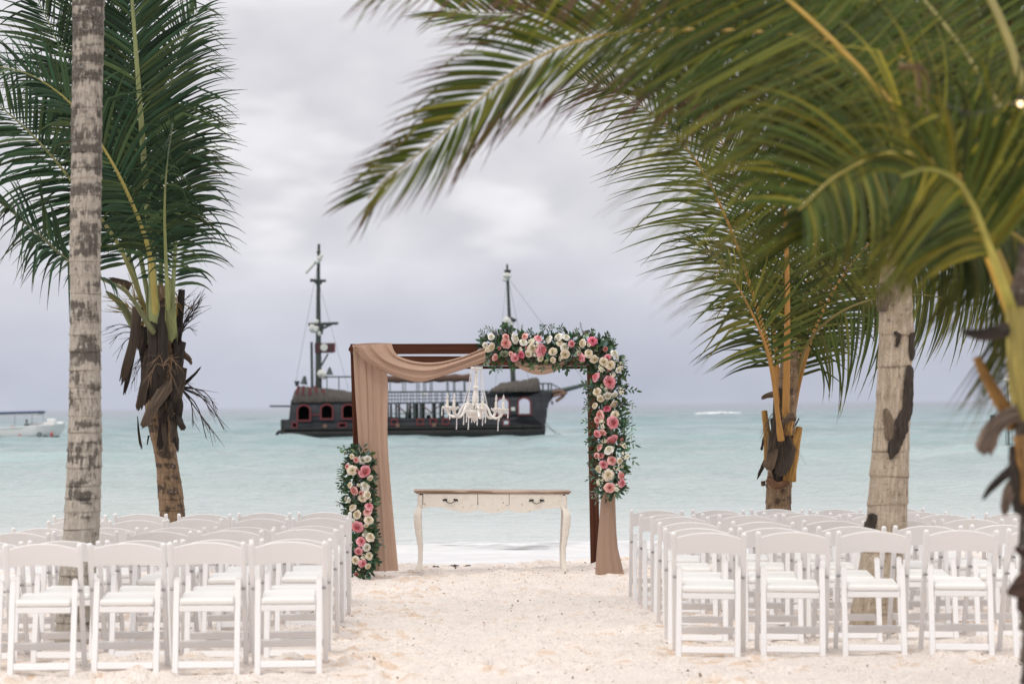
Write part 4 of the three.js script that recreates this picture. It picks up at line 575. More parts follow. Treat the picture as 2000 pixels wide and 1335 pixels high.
function garland(name, label, o, D, path, flowers, sprigs, count, seed) {
  const t = thing(name, label, 'floral garland', o), r = rng(seed);
  // path rows [x, y, half width px]; leaves fill a body round it
  const gb = new GB(), segs = []; let total = 0; for (let i = 0; i < path.length - 1; i++) { const l = Math.hypot(path[i + 1][0] - path[i][0], path[i + 1][1] - path[i][1]); segs.push([i, total, l]); total += l; }
  for (let k = 0; k < count; k++) {
    const s = r() * total, [i, a, l] = segs.find(([, a, l]) => s <= a + l), f = (s - a) / l, cx = mix(path[i][0], path[i + 1][0], f), cy = mix(path[i][1], path[i + 1][1], f), hw = mix(path[i][2], path[i + 1][2], f), an = r() * 6.283, q = Math.sqrt(r()) * 0.98;
    const p = at(cx + Math.cos(an) * hw * q, cy + Math.sin(an) * hw * q, D - Math.sqrt(Math.max(0, 1 - q * q)) * 0.1 * (0.2 + r() * 0.75) + 0.02).sub(o);
    const out = V(Math.cos(an) * (0.25 + q), -Math.sin(an) * (0.25 + q), 0.35 + r() * 0.8).add(V(r() - 0.5, r() - 0.5, r() - 0.5).multiplyScalar(1.6)).normalize(), big = r(), g = GREENS[Math.floor(r() * 6)];
    const L = big < 0.3 ? 0.07 + 0.035 * r() : 0.035 + 0.03 * r(), w = big < 0.3 ? 0.03 + 0.012 * r() : 0.012 + 0.014 * r();
    leaf(gb, p, out, V((r() - 0.5), (r() - 0.3), 0.6 + r()).normalize(), L, w, g.map((x) => x * (0.7 + 0.6 * r())));
  }
  tag(mesh('foliage', gb.geo(), leafGreen, t), null, null, null, 'stuff');
  const filler = []; for (let k = 0; k < flowers.length * 0.75; k++) { const s = r() * total, [i, a, l] = segs.find(([, a, l]) => s <= a + l), f = (s - a) / l, hw = mix(path[i][2], path[i + 1][2], f), x = mix(path[i][0], path[i + 1][0], f) + (r() * 2 - 1) * hw * 0.8, y = mix(path[i][1], path[i + 1][1], f) + (r() * 2 - 1) * hw * 0.8; if ([...flowers, ...filler].every((q) => Math.hypot(q[1] - x, q[2] - y) > q[3] + 2.6)) filler.push(['HHCSWD'[Math.floor(r() * 6)], x, y, 2.6 + 2.2 * r()]); }
  for (const [kind, x, y, rad] of [...flowers, ...filler]) {
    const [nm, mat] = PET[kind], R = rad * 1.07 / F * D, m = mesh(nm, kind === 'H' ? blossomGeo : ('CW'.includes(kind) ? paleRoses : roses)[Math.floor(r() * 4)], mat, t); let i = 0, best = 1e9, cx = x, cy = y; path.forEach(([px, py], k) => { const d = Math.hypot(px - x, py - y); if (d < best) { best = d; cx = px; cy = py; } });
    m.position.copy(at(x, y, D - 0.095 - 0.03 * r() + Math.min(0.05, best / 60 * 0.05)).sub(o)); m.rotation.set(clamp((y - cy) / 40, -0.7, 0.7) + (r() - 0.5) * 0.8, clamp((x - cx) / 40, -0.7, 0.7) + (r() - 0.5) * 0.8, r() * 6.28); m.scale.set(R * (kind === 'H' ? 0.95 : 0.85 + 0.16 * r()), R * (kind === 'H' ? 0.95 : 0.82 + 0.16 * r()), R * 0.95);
  }
  sprigs.forEach(([ax, ay, bx, by, n, L, w, ci], k) => sprig(t, o, [ax, ay], [bx, by], D - 0.05, n, L, w, ci, seed + k));
  return t;
}
{
  const D = DA - 0.12, fl = [['W', 959.6, 657, 5.8], ['C', 951.4, 683, 4.4], ['C', 960.4, 678.6, 7.4], ['S', 988.5, 658, 5.8], ['S', 987.3, 670.3, 9], ['W', 1007.5, 661.3, 8.3], ['S', 1024, 657, 5.5], ['W', 1022.3, 667, 6.6], ['C', 1014, 684.4, 6], ['B', 1017.4, 692.6, 6.6], ['P', 1006.6, 699.2, 7], ['S', 967.9, 698.4, 6], ['G', 985, 691.8, 6], ['C', 1031.4, 691.8, 6.6], ['H', 1041.3, 669.5, 8], ['C', 1041, 680, 8], ['P', 1052, 659.6, 6], ['P', 1059.4, 683.5, 11.2], ['W', 1071, 662, 6.6], ['C', 1079.2, 686, 7], ['C', 1057, 699.5, 6], ['C', 1079.2, 703.3, 6], ['W', 1090, 657, 6.5], ['C', 1093.3, 667.9, 6.3], ['W', 1103.2, 677.8, 7.4], ['C', 1103.2, 692.6, 8], ['P', 1117.2, 671.2, 5.8], ['W', 1106.5, 657.5, 6.5], ['C', 1136.2, 670.3, 7], ['H', 1128, 686, 7], ['P', 1132.9, 698.4, 8], ['B', 1157.6, 665.4, 7], ['C', 1150.2, 690.1, 6.6], ['C', 1161.8, 702.5, 7.4], ['P', 1187.3, 698.4, 6.2], ['C', 1179.1, 707.5, 7.4], ['C', 1192.3, 712.4, 8], ['H', 1175.8, 718, 7], ['W', 1200.5, 689.3, 6.6], ['H', 1202, 698, 6.6], ['P', 1162.6, 735.5, 8], ['P', 1190.6, 746.2, 11.5], ['C', 1165.9, 765.2, 7], ['W', 1187.3, 773.5, 7.4], ['C', 1173.3, 779.2, 6.6], ['W', 1200.5, 771.8, 5.5], ['C', 1200.5, 790, 7.4], ['C', 1161, 791.6, 6], ['B', 1185.7, 796.6, 6.6], ['S', 1170.8, 809.8, 8], ['S', 1166.7, 820.5, 6], ['C', 1202.2, 809.8, 6.6], ['H', 1175.8, 824.6, 5], ['P', 1198.9, 825.4, 10.7], ['H', 1213.7, 763.6, 5.5], ['H', 1212, 714, 6], ['P', 1166, 847.9, 6.5], ['S', 1176.4, 845.5, 6], ['P', 1196.2, 859.5, 10.4], ['S', 1170.6, 872.9, 6.5], ['W', 1189.2, 876.9, 8.4], ['D', 1173.6, 889.2, 5], ['S', 1196.2, 898.5, 8], ['C', 1211.7, 900, 6], ['P', 1178.7, 907.7, 8], ['C', 1168.3, 915.2, 7], ['C', 1188, 927.2, 8.3], ['S', 1214.7, 929, 8], ['P', 1215.9, 943, 7.5], ['S', 1191.5, 952.3, 8.5], ['H', 1217, 870, 7], ['H', 1221.7, 889.6, 7], ['H', 1204.3, 952.3, 6], ['H', 1171.8, 940.7, 6], ['H', 1204, 912.8, 5.5]];
  garland('floral_garland', 'long garland of pink and cream roses over the arch\'s right corner', at(1190, 690, D), D, [[950, 676, 14], [985, 674, 26], [1040, 680, 30], [1100, 680, 30], [1160, 684, 32], [1186, 705, 32], [1190, 750, 32], [1190, 830, 33], [1191, 900, 32], [1192, 940, 28], [1192, 958, 18]], fl,
    [[955, 662, 938, 648, 9, 0.05, 0.012, 2], [975, 655, 950, 642, 9, 0.05, 0.012, 2], [988, 655, 984, 634, 8, 0.06, 0.032, 1], [1000, 655, 1002, 641, 7, 0.06, 0.03, 1], [1030, 655, 1038, 645, 7, 0.05, 0.02, 2], [1062, 655, 1060, 634, 9, 0.05, 0.012, 1], [1068, 655, 1080, 635, 9, 0.05, 0.012, 2], [1098, 655, 1094, 638, 8, 0.06, 0.014, 1], [1120, 656, 1128, 645, 8, 0.05, 0.012, 2], [1140, 655, 1134, 630, 10, 0.02, 0.006, 4], [1018, 655, 1020, 634, 9, 0.02, 0.006, 4], [1150, 660, 1160, 646, 8, 0.05, 0.02, 1], [1178, 668, 1190, 652, 8, 0.055, 0.018, 5], [1190, 680, 1200, 664, 8, 0.05, 0.014, 2],
      [1205, 765, 1243, 763, 8, 0.055, 0.022, 1], [1208, 720, 1226, 730, 7, 0.055, 0.024, 5], [1210, 705, 1222, 708, 7, 0.05, 0.012, 2], [1208, 745, 1224, 738, 9, 0.022, 0.008, 4], [1206, 785, 1238, 792, 9, 0.05, 0.012, 2], [1205, 820, 1237, 836, 9, 0.06, 0.016, 3], [1208, 820, 1232, 818, 8, 0.05, 0.014, 2], [1206, 860, 1240, 868, 7, 0.062, 0.018, 1], [1206, 880, 1241, 902, 7, 0.065, 0.02, 1], [1208, 845, 1236, 852, 9, 0.05, 0.013, 3], [1212, 930, 1224, 960, 8, 0.05, 0.014, 2], [1206, 930, 1230, 925, 8, 0.022, 0.01, 4],
      [1165, 758, 1138, 751, 7, 0.07, 0.026, 2], [1165, 762, 1142, 765, 6, 0.06, 0.022, 5], [1162, 790, 1144, 800, 9, 0.055, 0.014, 2], [1163, 785, 1144, 784, 8, 0.055, 0.014, 1], [1165, 822, 1140, 824, 7, 0.055, 0.014, 2], [1166, 838, 1147, 842, 7, 0.05, 0.02, 4], [1165, 860, 1146, 866, 7, 0.05, 0.02, 1], [1168, 930, 1150, 935, 8, 0.05, 0.014, 2], [1175, 950, 1158, 968, 7, 0.055, 0.013, 3], [1170, 955, 1164, 978, 6, 0.055, 0.013, 2], [1166, 905, 1150, 908, 7, 0.05, 0.018, 1],
      [960, 698, 948, 708, 6, 0.055, 0.03, 3], [975, 704, 960, 722, 6, 0.06, 0.03, 0], [985, 706, 974, 724, 9, 0.05, 0.011, 2], [1000, 708, 1000, 720, 6, 0.06, 0.03, 0], [1060, 708, 1058, 722, 6, 0.05, 0.018, 1], [1075, 708, 1090, 722, 6, 0.07, 0.036, 0], [1100, 706, 1106, 723, 6, 0.07, 0.036, 5], [1130, 708, 1140, 726, 6, 0.06, 0.03, 0], [1040, 706, 1036, 720, 6, 0.06, 0.03, 4]], 2600, 301);
  const fl2 = [['C', 686.3, 890.9, 5], ['S', 694.6, 898, 5.5], ['W', 708, 898, 6.5], ['W', 717.2, 897, 6.5], ['S', 678, 911.5, 5.5], ['C', 687.8, 918.7, 7], ['P', 713.7, 921.2, 10.3], ['C', 723.4, 934, 5], ['C', 682.2, 946.5, 5], ['W', 713, 948.5, 8.3], ['S', 690.5, 958.4, 8], ['C', 718.3, 966, 7], ['C', 706.9, 973.3, 6.5], ['H', 680, 974.3, 6], ['C', 687.8, 989.7, 6.8], ['P', 721.3, 987.7, 7], ['S', 717.2, 998.4, 7.3], ['C', 696, 1004.2, 8], ['C', 720.7, 1014.9, 7.5], ['P', 696.6, 1029.9, 10], ['C', 723.4, 1047.8, 7.5], ['P', 705.9, 1056.7, 8], ['W', 716.6, 1069, 7.5], ['P', 699.7, 1077.3, 7], ['C', 721.3, 1084.5, 6.5], ['H', 710, 1087.6, 5], ['C', 693, 1093.7, 6.5], ['P', 709, 1101, 6.5], ['C', 719, 1106, 5]];
  const D2 = DA - 0.2; garland('floral_garland', 'shorter rose garland climbing the foot of the left arch post', at(705, 1115, D2), D2, [[702, 886, 18], [701, 912, 26], [702, 960, 28], [706, 1010, 28], [708, 1060, 27], [707, 1100, 24], [703, 1112, 16]], fl2,
    [[690, 888, 664, 874, 6, 0.05, 0.026, 3], [694, 890, 672, 882, 6, 0.05, 0.024, 2], [694, 886, 692, 868, 7, 0.055, 0.03, 0], [685, 905, 662, 922, 9, 0.05, 0.012, 2], [682, 915, 664, 935, 9, 0.05, 0.013, 3], [680, 930, 662, 946, 7, 0.055, 0.022, 0], [680, 950, 664, 958, 8, 0.05, 0.014, 1], [680, 975, 660, 985, 8, 0.05, 0.012, 2], [685, 990, 668, 1000, 6, 0.05, 0.02, 1], [722, 915, 735, 902, 6, 0.05, 0.02, 1], [722, 935, 736, 938, 7, 0.05, 0.014, 2], [724, 975, 738, 985, 6, 0.06, 0.03, 1], [726, 1000, 742, 1012, 9, 0.022, 0.008, 3], [726, 1060, 752, 1068, 10, 0.02, 0.008, 3], [726, 1050, 748, 1056, 10, 0.02, 0.008, 3], [724, 1085, 738, 1100, 6, 0.06, 0.032, 0], [722, 1040, 740, 1046, 6, 0.06, 0.03, 5], [705, 1108, 690, 1122, 6, 0.07, 0.034, 5], [712, 1108, 724, 1114, 6, 0.065, 0.034, 0]], 1500, 302);
}

// ---------------------------------------------------------------- chandelier
{
  const D = 25.3, k = D / F, o = at(931, 714, D), t = thing('chandelier', 'white six arm crystal chandelier hanging from the arch', 'chandelier', o); t.rotation.z = -0.05;
  const glassy = phys([0.86, 0.84, 0.81], 0.18, { clearcoat: 0.6, transmission: 0.12, thickness: 0 }), candle = std([0.78, 0.74, 0.66], 0.55), brass = std([0.28, 0.23, 0.15], 0.4, { metalness: 0.6 }), crystal = phys([0.9, 0.89, 0.9], 0.08, { transmission: 0.35, thickness: 0, specularIntensity: 1 }), bulbM = phys([0.86, 0.85, 0.84], 0.1, { transmission: 0.4, thickness: 0 });
  const lathe = (rows, seg = 24) => new THREE.LatheGeometry(rows.map(([r, y]) => new THREE.Vector2(r * k, -y * k)), seg);
  const scal = (g, n, a) => { const p = g.attributes.position; for (let i = 0; i < p.count; i++) { const x = p.getX(i), z = p.getZ(i), an = Math.atan2(z, x), r = Math.hypot(x, z); p.setY(i, p.getY(i) + a * r * Math.cos(an * n)); } g.computeVertexNormals(); return g; };
  mesh('canopy', scal(lathe([[0.5, 2], [4, 3], [9, 4], [11.5, 3.5], [11, 5], [6, 6.5], [2.5, 9], [1.5, 11]]), 10, 0.18), glassy, t);
  mesh('column', lathe([[1.5, 10], [2.6, 12], [2, 18], [2.8, 28], [3.8, 35], [2.6, 39], [6.5, 41], [7, 43], [3, 46], [2.6, 48], [4.8, 53], [6.3, 60], [6.6, 66], [5.4, 71], [3, 75], [2.6, 78]]), glassy, t);
  mesh('collar', lathe([[2.6, 77], [3.2, 78], [3, 86], [2.6, 88]], 12), brass, t); mesh('chain', rod(V(0, 0.05, 0), V(0, -0.02, 0), 0.006, 0.006, 6), brass, t);
  mesh('bowl', scal(lathe([[2, 86], [17, 86.5], [20, 88], [19, 92], [16, 97], [9, 101], [4, 103], [4.4, 105.5], [2, 108], [0.4, 112]]), 12, 0.05), glassy, t);
  const cup = scal(lathe([[1.5, 3], [6, 1], [9.5, -1.5], [10, 0], [6, 4.2], [2.5, 6]], 24), 8, 0.16), sleeve = lathe([[0.1, -15], [2.4, -15], [2.6, 1], [0.1, 1]], 12), bulb = lathe([[1.3, -15], [2, -17], [2.6, -20], [1.9, -24], [0.7, -28], [0.05, -29.5]], 12);
  const beadGeo = new THREE.OctahedronGeometry(1.5 * k, 1), dropGeo = (() => { const g = new THREE.OctahedronGeometry(1.9 * k, 1); g.scale(0.8, 2.1, 0.8); return g; })();
  const strand = (pts, step, drop) => { const c = new THREE.CatmullRomCurve3(pts), L = c.getLength(), list = [], n = Math.max(2, Math.round(L / (step * k))); for (let i = 0; i <= n; i++) { const p = c.getPointAt(i / n), g = beadGeo.clone(); g.translate(p.x, p.y, p.z); list.push(g); } if (drop) { const p = pts[pts.length - 1], g = dropGeo.clone(); g.translate(p.x, p.y - 4 * k, p.z); list.push(g); } mesh('bead_strand', merge(list), crystal, t); };
  for (let i = 0; i < 6; i++) {
    const a = (15 + 60 * i) * Math.PI / 180, ca = Math.cos(a), sa = Math.sin(a), R = (r, y) => V(ca * r * k, -y * k, sa * r * k), gb = new GB(), arm = piece('arm', t);
    sweep(gb, [R(5, 84), R(12, 76), R(20, 76), R(27, 84), R(33, 96), R(42, 101), R(52, 97), R(57, 86)], () => [2.6 * k, 2.6 * k], { up: V(-sa, 0.01, ca), n: 34, seg: 8, uvs: 0 }); mesh('arm_tube', gb.geo(), glassy, arm);
    for (const [nm, g, m] of [['cup', cup, glassy], ['candle_sleeve', sleeve, candle], ['bulb', bulb, bulbM]]) { const q = mesh(nm, g, m, arm); q.position.copy(R(57, 83)); if (i % 2) q.rotation.y = 0.4; }
    const w = 6.283 / 12, q = V(Math.cos(a + w) * 55 * k, 0, Math.sin(a + w) * 55 * k);
    strand([R(67, 84), R(67, 90), R(67, 93 + (i % 3) * 3)], 3, true); strand([R(11, 5), R(13, 25), R(15, 42), R(20, 60), R(24, 76)], 3.4, false);
    strand([R(22, 92), R(22, 104 + (i % 2) * 5)], 3, true);
    if (i % 2 === 0) strand([R(48, 99), R(48, 112), R(48, 124)], 3.2, false);
  }
}

// ---------------------------------------------------------------- console table
{
  const D = 25.1, k = D / F, o = at(960, 1115, D), t = thing('console_table', 'distressed white console table with brown top under the arch', 'table', o); t.rotation.z = -0.0165; t.rotation.y = 0.03;
  const chips = tex(512, 512, (u, v) => { const s = fbm(u * 22, v * 22, 0, 4), c = vn(u * 34, v * 60) * vn(u * 90, v * 90), kk = sstep(0.69, 0.76, c) + 0.12 * sstep(0.66, 0.74, s); const f = 0.96 + 0.08 * (s - 0.5); return [mix(0.83 * f, 0.16, kk), mix(0.785 * f, 0.1, kk), mix(0.71 * f, 0.065, kk)]; });
  const paint = std(0xffffff, 0.55, { map: rep(chips, 1, 1) }), top = std(0xffffff, 0.5, { map: woodTex([0.26, 0.17, 0.115], [0.5, 0.39, 0.31], 9), bumpMap: woodBump, bumpScale: 0.002 }), gap = std([0.1, 0.07, 0.05], 0.8), iron = std([0.05, 0.045, 0.04], 0.45, { metalness: 0.7 });
  const X = (zx) => (zx / 5.556 + 780 - 960) * k, Y = (zy, zx = 1000) => (1115 - (zy / 5.556 + 930) - (zx - 1000) / 5.556 * 0.028 + 2) * k;    // enlarged pixels to metres, levelled
  const z0 = 0.2;                                                        // front of the apron
  const uvBox = (g, s) => { const p = g.attributes.position, u = g.attributes.uv; for (let i = 0; i < p.count; i++) u.setXY(i, p.getY(i) * s + p.getZ(i), p.getX(i) * s); return g; };
  const yT = Y(195);
  mesh('tabletop', uvBox(box(1.62, 0.022, 0.44, X(1000), yT + 0.022, 0, 0.008), 0.7), top, t); mesh('top_moulding', uvBox(box(1.585, 0.014, 0.42, X(1000), yT + 0.004, 0, 0.006), 0.7), top, t);
  const panel = (name, x0, x1, low) => { const s = new THREE.Shape(); s.moveTo(X(x0), yT - 0.004); s.lineTo(X(x0), Y(low[0][1])); const c = new THREE.SplineCurve(low.map(([x, y]) => new THREE.Vector2(X(x), Y(y)))).getPoints(18); c.forEach((p) => s.lineTo(p.x, p.y)); s.lineTo(X(x1), yT - 0.004); const g = new THREE.ExtrudeGeometry(s, { depth: 0.018, bevelEnabled: true, bevelThickness: 0.003, bevelSize: 0.002, bevelSegments: 2 }); g.translate(0, 0, z0 - 0.02); return mesh(name, g, paint, t); };
  const dl = panel('drawer', 258, 838, [[258, 352], [330, 338], [450, 342], [540, 362], [660, 390], [740, 394], [838, 372]]), dr = panel('drawer', 1185, 1762, [[1185, 372], [1280, 394], [1360, 392], [1500, 364], [1620, 346], [1720, 346], [1762, 366]]);
  panel('centre_panel', 848, 1176, [[848, 372], [900, 384], [1000, 400], [1060, 400], [1110, 386], [1150, 370], [1176, 370]]);
  mesh('frame', merge([box(1.5, 0.11, 0.36, X(1000), yT - 0.062, 0)]), gap, t);
  for (const [d, cx] of [[dl, 548], [dr, 1476]]) {
    const gb = new GB(), y = Y(268), x = X(cx); sweep(gb, [V(x - 0.05, y + 0.004, z0 + 0.006), V(x - 0.035, y - 0.012, z0 + 0.02), V(x, y - 0.03, z0 + 0.026), V(x + 0.035, y - 0.012, z0 + 0.02), V(x + 0.05, y + 0.004, z0 + 0.006)], () => [0.004, 0.004], { n: 18, seg: 6, uvs: 0 });
    for (const s of [-1, 1]) for (const [dx, dy, a] of [[0.05, 0.004, 0.012], [0.064, 0.006, 0.011], [0.04, 0.008, 0.01], [0.075, 0, 0.007]]) sweep(gb, [V(x + s * dx, y + dy - a, z0 + 0.006), V(x + s * dx, y + dy + a, z0 + 0.006)], (q) => [a * Math.sin(Math.PI * clamp(q, 0.08, 0.92)), 0.005], { n: 5, seg: 8, uvs: 0 });
    mesh('handle', gb.geo(), iron, d);
  }
  // cabriole legs: centre line and width read from the photograph
  const prof = [[212, 222, 55], [340, 222, 56], [380, 208, 66], [420, 197, 80], [500, 199, 84], [600, 208, 74], [700, 220, 60], [800, 230, 50], [900, 229, 48], [1000, 216, 60], [1022, 214, 50]];
  for (const [s, zz] of [[1, 1], [-1, 1], [1, -1], [-1, -1]]) {
    const gb = new GB(), seg = 16, rows = []; const N = 44;
    for (let i = 0; i <= N; i++) { const y = mix(212, 1022, i / N); let q = 0; while (q < prof.length - 2 && prof[q + 1][0] < y) q++; const f = fade(clamp((y - prof[q][0]) / (prof[q + 1][0] - prof[q][0]), 0, 1)), cx = mix(prof[q][1], prof[q + 1][1], f), w = mix(prof[q][2], prof[q + 1][2], f) / 5.556 * k / 2, off = (222 - cx) / 5.556 * k, x = s > 0 ? X(cx) : 2 * X(1000) - X(cx), yy = (1115 - (y / 5.556 + 930) + 2) * k - (y > 900 ? 0.012 : 0); const row = []; for (let j = 0; j <= seg; j++) { const a = j / seg * 6.283 + 0.3927, m = Math.pow(Math.pow(Math.abs(Math.cos(a)), 5) + Math.pow(Math.abs(Math.sin(a)), 5), -0.2); row.push(gb.v(V(x + Math.cos(a) * m * w, yy, zz * (z0 - 0.022 + off * 0.9) + Math.sin(a) * m * w * 0.95), null, j / seg * 0.3 + s, y / 900)); } rows.push(row); }
    for (let i = 0; i < N; i++) for (let j = 0; j < seg; j++) gb.quad(rows[i][j], rows[i][j + 1], rows[i + 1][j + 1], rows[i + 1][j]);
    mesh('leg', gb.geo(), paint, t);
  }
}

// ---------------------------------------------------------------- the old sailing ship at anchor
{
  const D = 195, k = D / F, o = V(at(811, 855, D).x, SEA, -D), t = thing('sailing_ship', 'black wooden pirate style ship with two bare masts anchored behind the arch', 'ship', o);
  const X = (x) => (x - 811) * k, Y = (y, x = 811) => (855.5 - y - 0.0106 * (x - 811)) * k, B = 2.7;            // half beam
  const cx = (c) => c / 3.0303 + 520, cy = (c) => c / 3.0303 + 460;                                           // from the enlarged view
  const plankTex = (a, b) => tex(256, 256, (u, v) => { const row = Math.floor(v * 14), j = Math.abs(v * 14 - row - 0.5) > 0.43 ? 0.6 : 1, f = (0.8 + 0.4 * hash(row, 3, 5)) * j * (0.85 + 0.3 * fbm(u * 8, v * 40, 0, 3)); return [0, 1, 2].map((q) => mix(a[q], b[q], fbm(u * 5 + 2, v * 9, 0, 3)) * f); });
  const hullM = std(0xffffff, 0.75, { map: rep(plankTex([0.018, 0.019, 0.023], [0.05, 0.052, 0.06]), 0.3, 0.35) }), lowM = std(0xffffff, 0.7, { map: rep(plankTex([0.01, 0.011, 0.012], [0.032, 0.032, 0.03]), 0.2, 0.5) });
  const roofM = std(0xffffff, 0.95, { map: rep(tex(256, 256, (u, v) => { const f = fbm(u * 40, v * 14, 0, 4); return [mix(0.02, 0.08, f), mix(0.018, 0.069, f), mix(0.017, 0.058, f)]; }), 0.3, 0.3) }), red = std([0.15, 0.03, 0.036], 0.8), mastM = std([0.045, 0.055, 0.05], 0.8), whiteM = std([0.55, 0.55, 0.52], 0.8), darkM = std([0.02, 0.022, 0.026], 0.8), brownM = std([0.10, 0.055, 0.04], 0.8), rustM = std([0.17, 0.1, 0.07], 0.8), metalM = std([0.055, 0.07, 0.07], 0.7);
  const taper = (x) => (x < X(1015) ? 1 - 0.1 * sstep(X(620), X(555), x) : Math.max(0.12, 1 - Math.pow((x - X(1015)) / (X(1082) - X(1015)), 1.6) * 0.9));
  const bend = (g) => { const p = g.attributes.position; for (let i = 0; i < p.count; i++) p.setZ(i, p.getZ(i) * taper(p.getX(i))); g.computeVertexNormals(); return g; };
  const shapeOf = (pts) => { const s = new THREE.Shape(); pts.forEach(([x, y], i) => (i ? s.lineTo(X(x), Y(y)) : s.moveTo(X(x), Y(y)))); s.closePath(); return s; };
  const arch = (x, y, w, h, grow = 0) => { const p = new THREE.Path(), a = X(x - w / 2 - grow), b = X(x + w / 2 + grow), lo = Y(y + h / 2 + grow), hi = Y(y - h / 2 - grow), r = (b - a) / 2; p.moveTo(a, lo); p.lineTo(b, lo); p.lineTo(b, hi - r * 0.8); for (let i = 1; i <= 8; i++) { const th = i / 8 * Math.PI; p.lineTo((a + b) / 2 + Math.cos(th) * r, hi - r * 0.8 + Math.sin(th) * r * 0.8); } p.lineTo(a, lo); return p; };
  const rect = (x, y, w, h) => { const p = new THREE.Path(); p.moveTo(X(x - w / 2), Y(y + h / 2)); p.lineTo(X(x + w / 2), Y(y + h / 2)); p.lineTo(X(x + w / 2), Y(y - h / 2)); p.lineTo(X(x - w / 2), Y(y - h / 2)); p.closePath(); return p; };
  const side = (pts, holes, z) => { const s = shapeOf(pts); holes.forEach((h) => s.holes.push(h)); const g = new THREE.ExtrudeGeometry(s, { depth: 0.14, bevelEnabled: false }); g.translate(0, 0, z); return bend(g); };
  // lower hull as a loft with rounded bilge
  { const gb = new GB(), st = [553.5, 556, 575, 620, 700, 800, 900, 980, 1015, 1035, 1050, 1060, 1066], rows = []; for (const x of st) { const topY = x < 570 ? 838 : 834, bow = sstep(1015, 1066, x), row = []; for (const [f, y] of [[-1, topY], [-1.02, 843], [-0.97, 852], [-0.8, 864], [0, 868], [0.8, 864], [0.97, 852], [1.02, 843], [1, topY]]) row.push(gb.v(V(X(x - (y - 834) * 0.12 * bow), Y(y), -f * B * taper(X(x))), null, X(x), f * 3)); rows.push(row); } for (let i = 0; i < st.length - 1; i++) for (let j = 0; j < 8; j++) gb.quad(rows[i][j], rows[i + 1][j], rows[i + 1][j + 1], rows[i][j + 1]); for (const row of [rows[0], rows[rows.length - 1]]) for (let j = 1; j < 8; j++) gb.tri(row[0], row[j], row[j + 1]); for (let i = 0; i < st.length - 1; i++) gb.quad(rows[i][0], rows[i][8], rows[i + 1][8], rows[i + 1][0]); mesh('hull', gb.geo(), lowM, t); }
  { const list = []; for (const s of [-1, 1]) { const pts = line(X(560), X(1060), 1).map((x) => V(x, Y(833), s * (B + 0.06) * taper(x))); for (let i = 0; i < pts.length - 1; i++) list.push(bar(pts[i], pts[i + 1], 0.16, 0.16, 0.02)); } mesh('rubbing_strake', merge(list), lowM, t); }
  const wins = [[cx(240), cy(1037), 22, 27], [cx(375), cy(1032), 20.5, 25], [cx(500), cy(1032), 20, 25]], bw = [[cx(1530), cy(1012), 21.5, 30], [cx(1402), cy(1012), 21.5, 30]];
  const small = [[cx(185), cy(1108), 7, 7], [cx(465), cy(1112), 12, 6], [cx(1420), cy(1108), 9, 7]];
  const sternPts = [[562, 834], [562, 816], [570, 814], [574, 780], [640, 779], [688, 780], [740, 783], [752, 786], [752, 812], [800, 815], [880, 815], [950, 815], [950, 775], [960, 762], [1010, 762], [1015, 762], [1040, 763], [1060, 765], [1080, 767], [1074, 785], [1069, 800], [1068, 815], [1064, 834], [1040, 834], [1015, 834], [900, 834], [760, 834], [620, 834]];
  for (const [s, nm] of [[1, 'port_side'], [-1, 'starboard_side']]) mesh('ship_side', side(sternPts, [...wins.map((w) => arch(...w)), ...bw.map((w) => arch(...w)), ...small.map((w) => rect(...w))], s > 0 ? B - 0.14 : -B), hullM, t);
  for (const w of [...wins, ...bw]) { const s = new THREE.Shape(arch(...w, 3).getPoints()); s.holes.push(arch(...w)); const g = new THREE.ExtrudeGeometry(s, { depth: 0.08, bevelEnabled: false }); g.translate(0, 0, B * 1.0 + 0.0); const f = mesh('window_frame', bend(g), red, t); f.position.z = 0.05; }
  for (const w of small) { const s = new THREE.Shape(rect(w[0], w[1], w[2] + 5, w[3] + 5).getPoints()); s.holes.push(rect(...w)); const g = new THREE.ExtrudeGeometry(s, { depth: 0.06, bevelEnabled: false }); g.translate(0, 0, B); mesh('port_frame', bend(g), red, t).position.z = 0.05; }
  for (const c of [768, 920, 995, 1068]) { const s = new THREE.Shape(rect(cx(c), cy(1097), 14, 13).getPoints()); s.holes.push(rect(cx(c), cy(1097), 9, 8)); const g = new THREE.ExtrudeGeometry(s, { depth: 0.06, bevelEnabled: false }); g.translate(0, 0, B + 0.03); mesh('gun_port_frame', g, red, t); }
  mesh('red_rail', merge([box((cx(335) - cx(275)) * k, 0.09, 0.06, X(cx(305)), Y(cy(1050)), B + 0.04, 0.01)]), red, t);
  for (const c of [640, 700, 780, 850]) mesh('red_panel', box(0.3, 0.35, 0.05, X(c), Y(829), B + 0.1, 0.01), rustM, t);
  const deck = (name, x0, x1, y, h, m, w = 2 * B - 0.3) => { const g = new THREE.BoxGeometry((x1 - x0) * k, h * k, w, 40, 1, 2); g.translate(X((x0 + x1) / 2), Y(y), 0); return mesh(name, bend(g), m, t); };
  deck('main_deck', 565, 1064, 832, 2, brownM); deck('cabin_bulkhead', 700, 702, 806, 46, darkM); deck('fore_bulkhead', 950, 953, 790, 50, hullM); deck('cabin_back', 574, 577, 806, 48, darkM); deck('cabin_wall', 575, 700, 806, 50, darkM, 0.3);
  { const g = new THREE.BoxGeometry(8 * k, 26 * k, 2 * B * 0.9, 1, 1, 1); g.translate(X(558), Y(828), 0); mesh('stern_platform', g, lowM, t); const ty = new THREE.TorusGeometry(0.34, 0.13, 8, 18); ty.translate(X(554), Y(846), B * 0.8); mesh('tyre_fender', ty, darkM, t); }
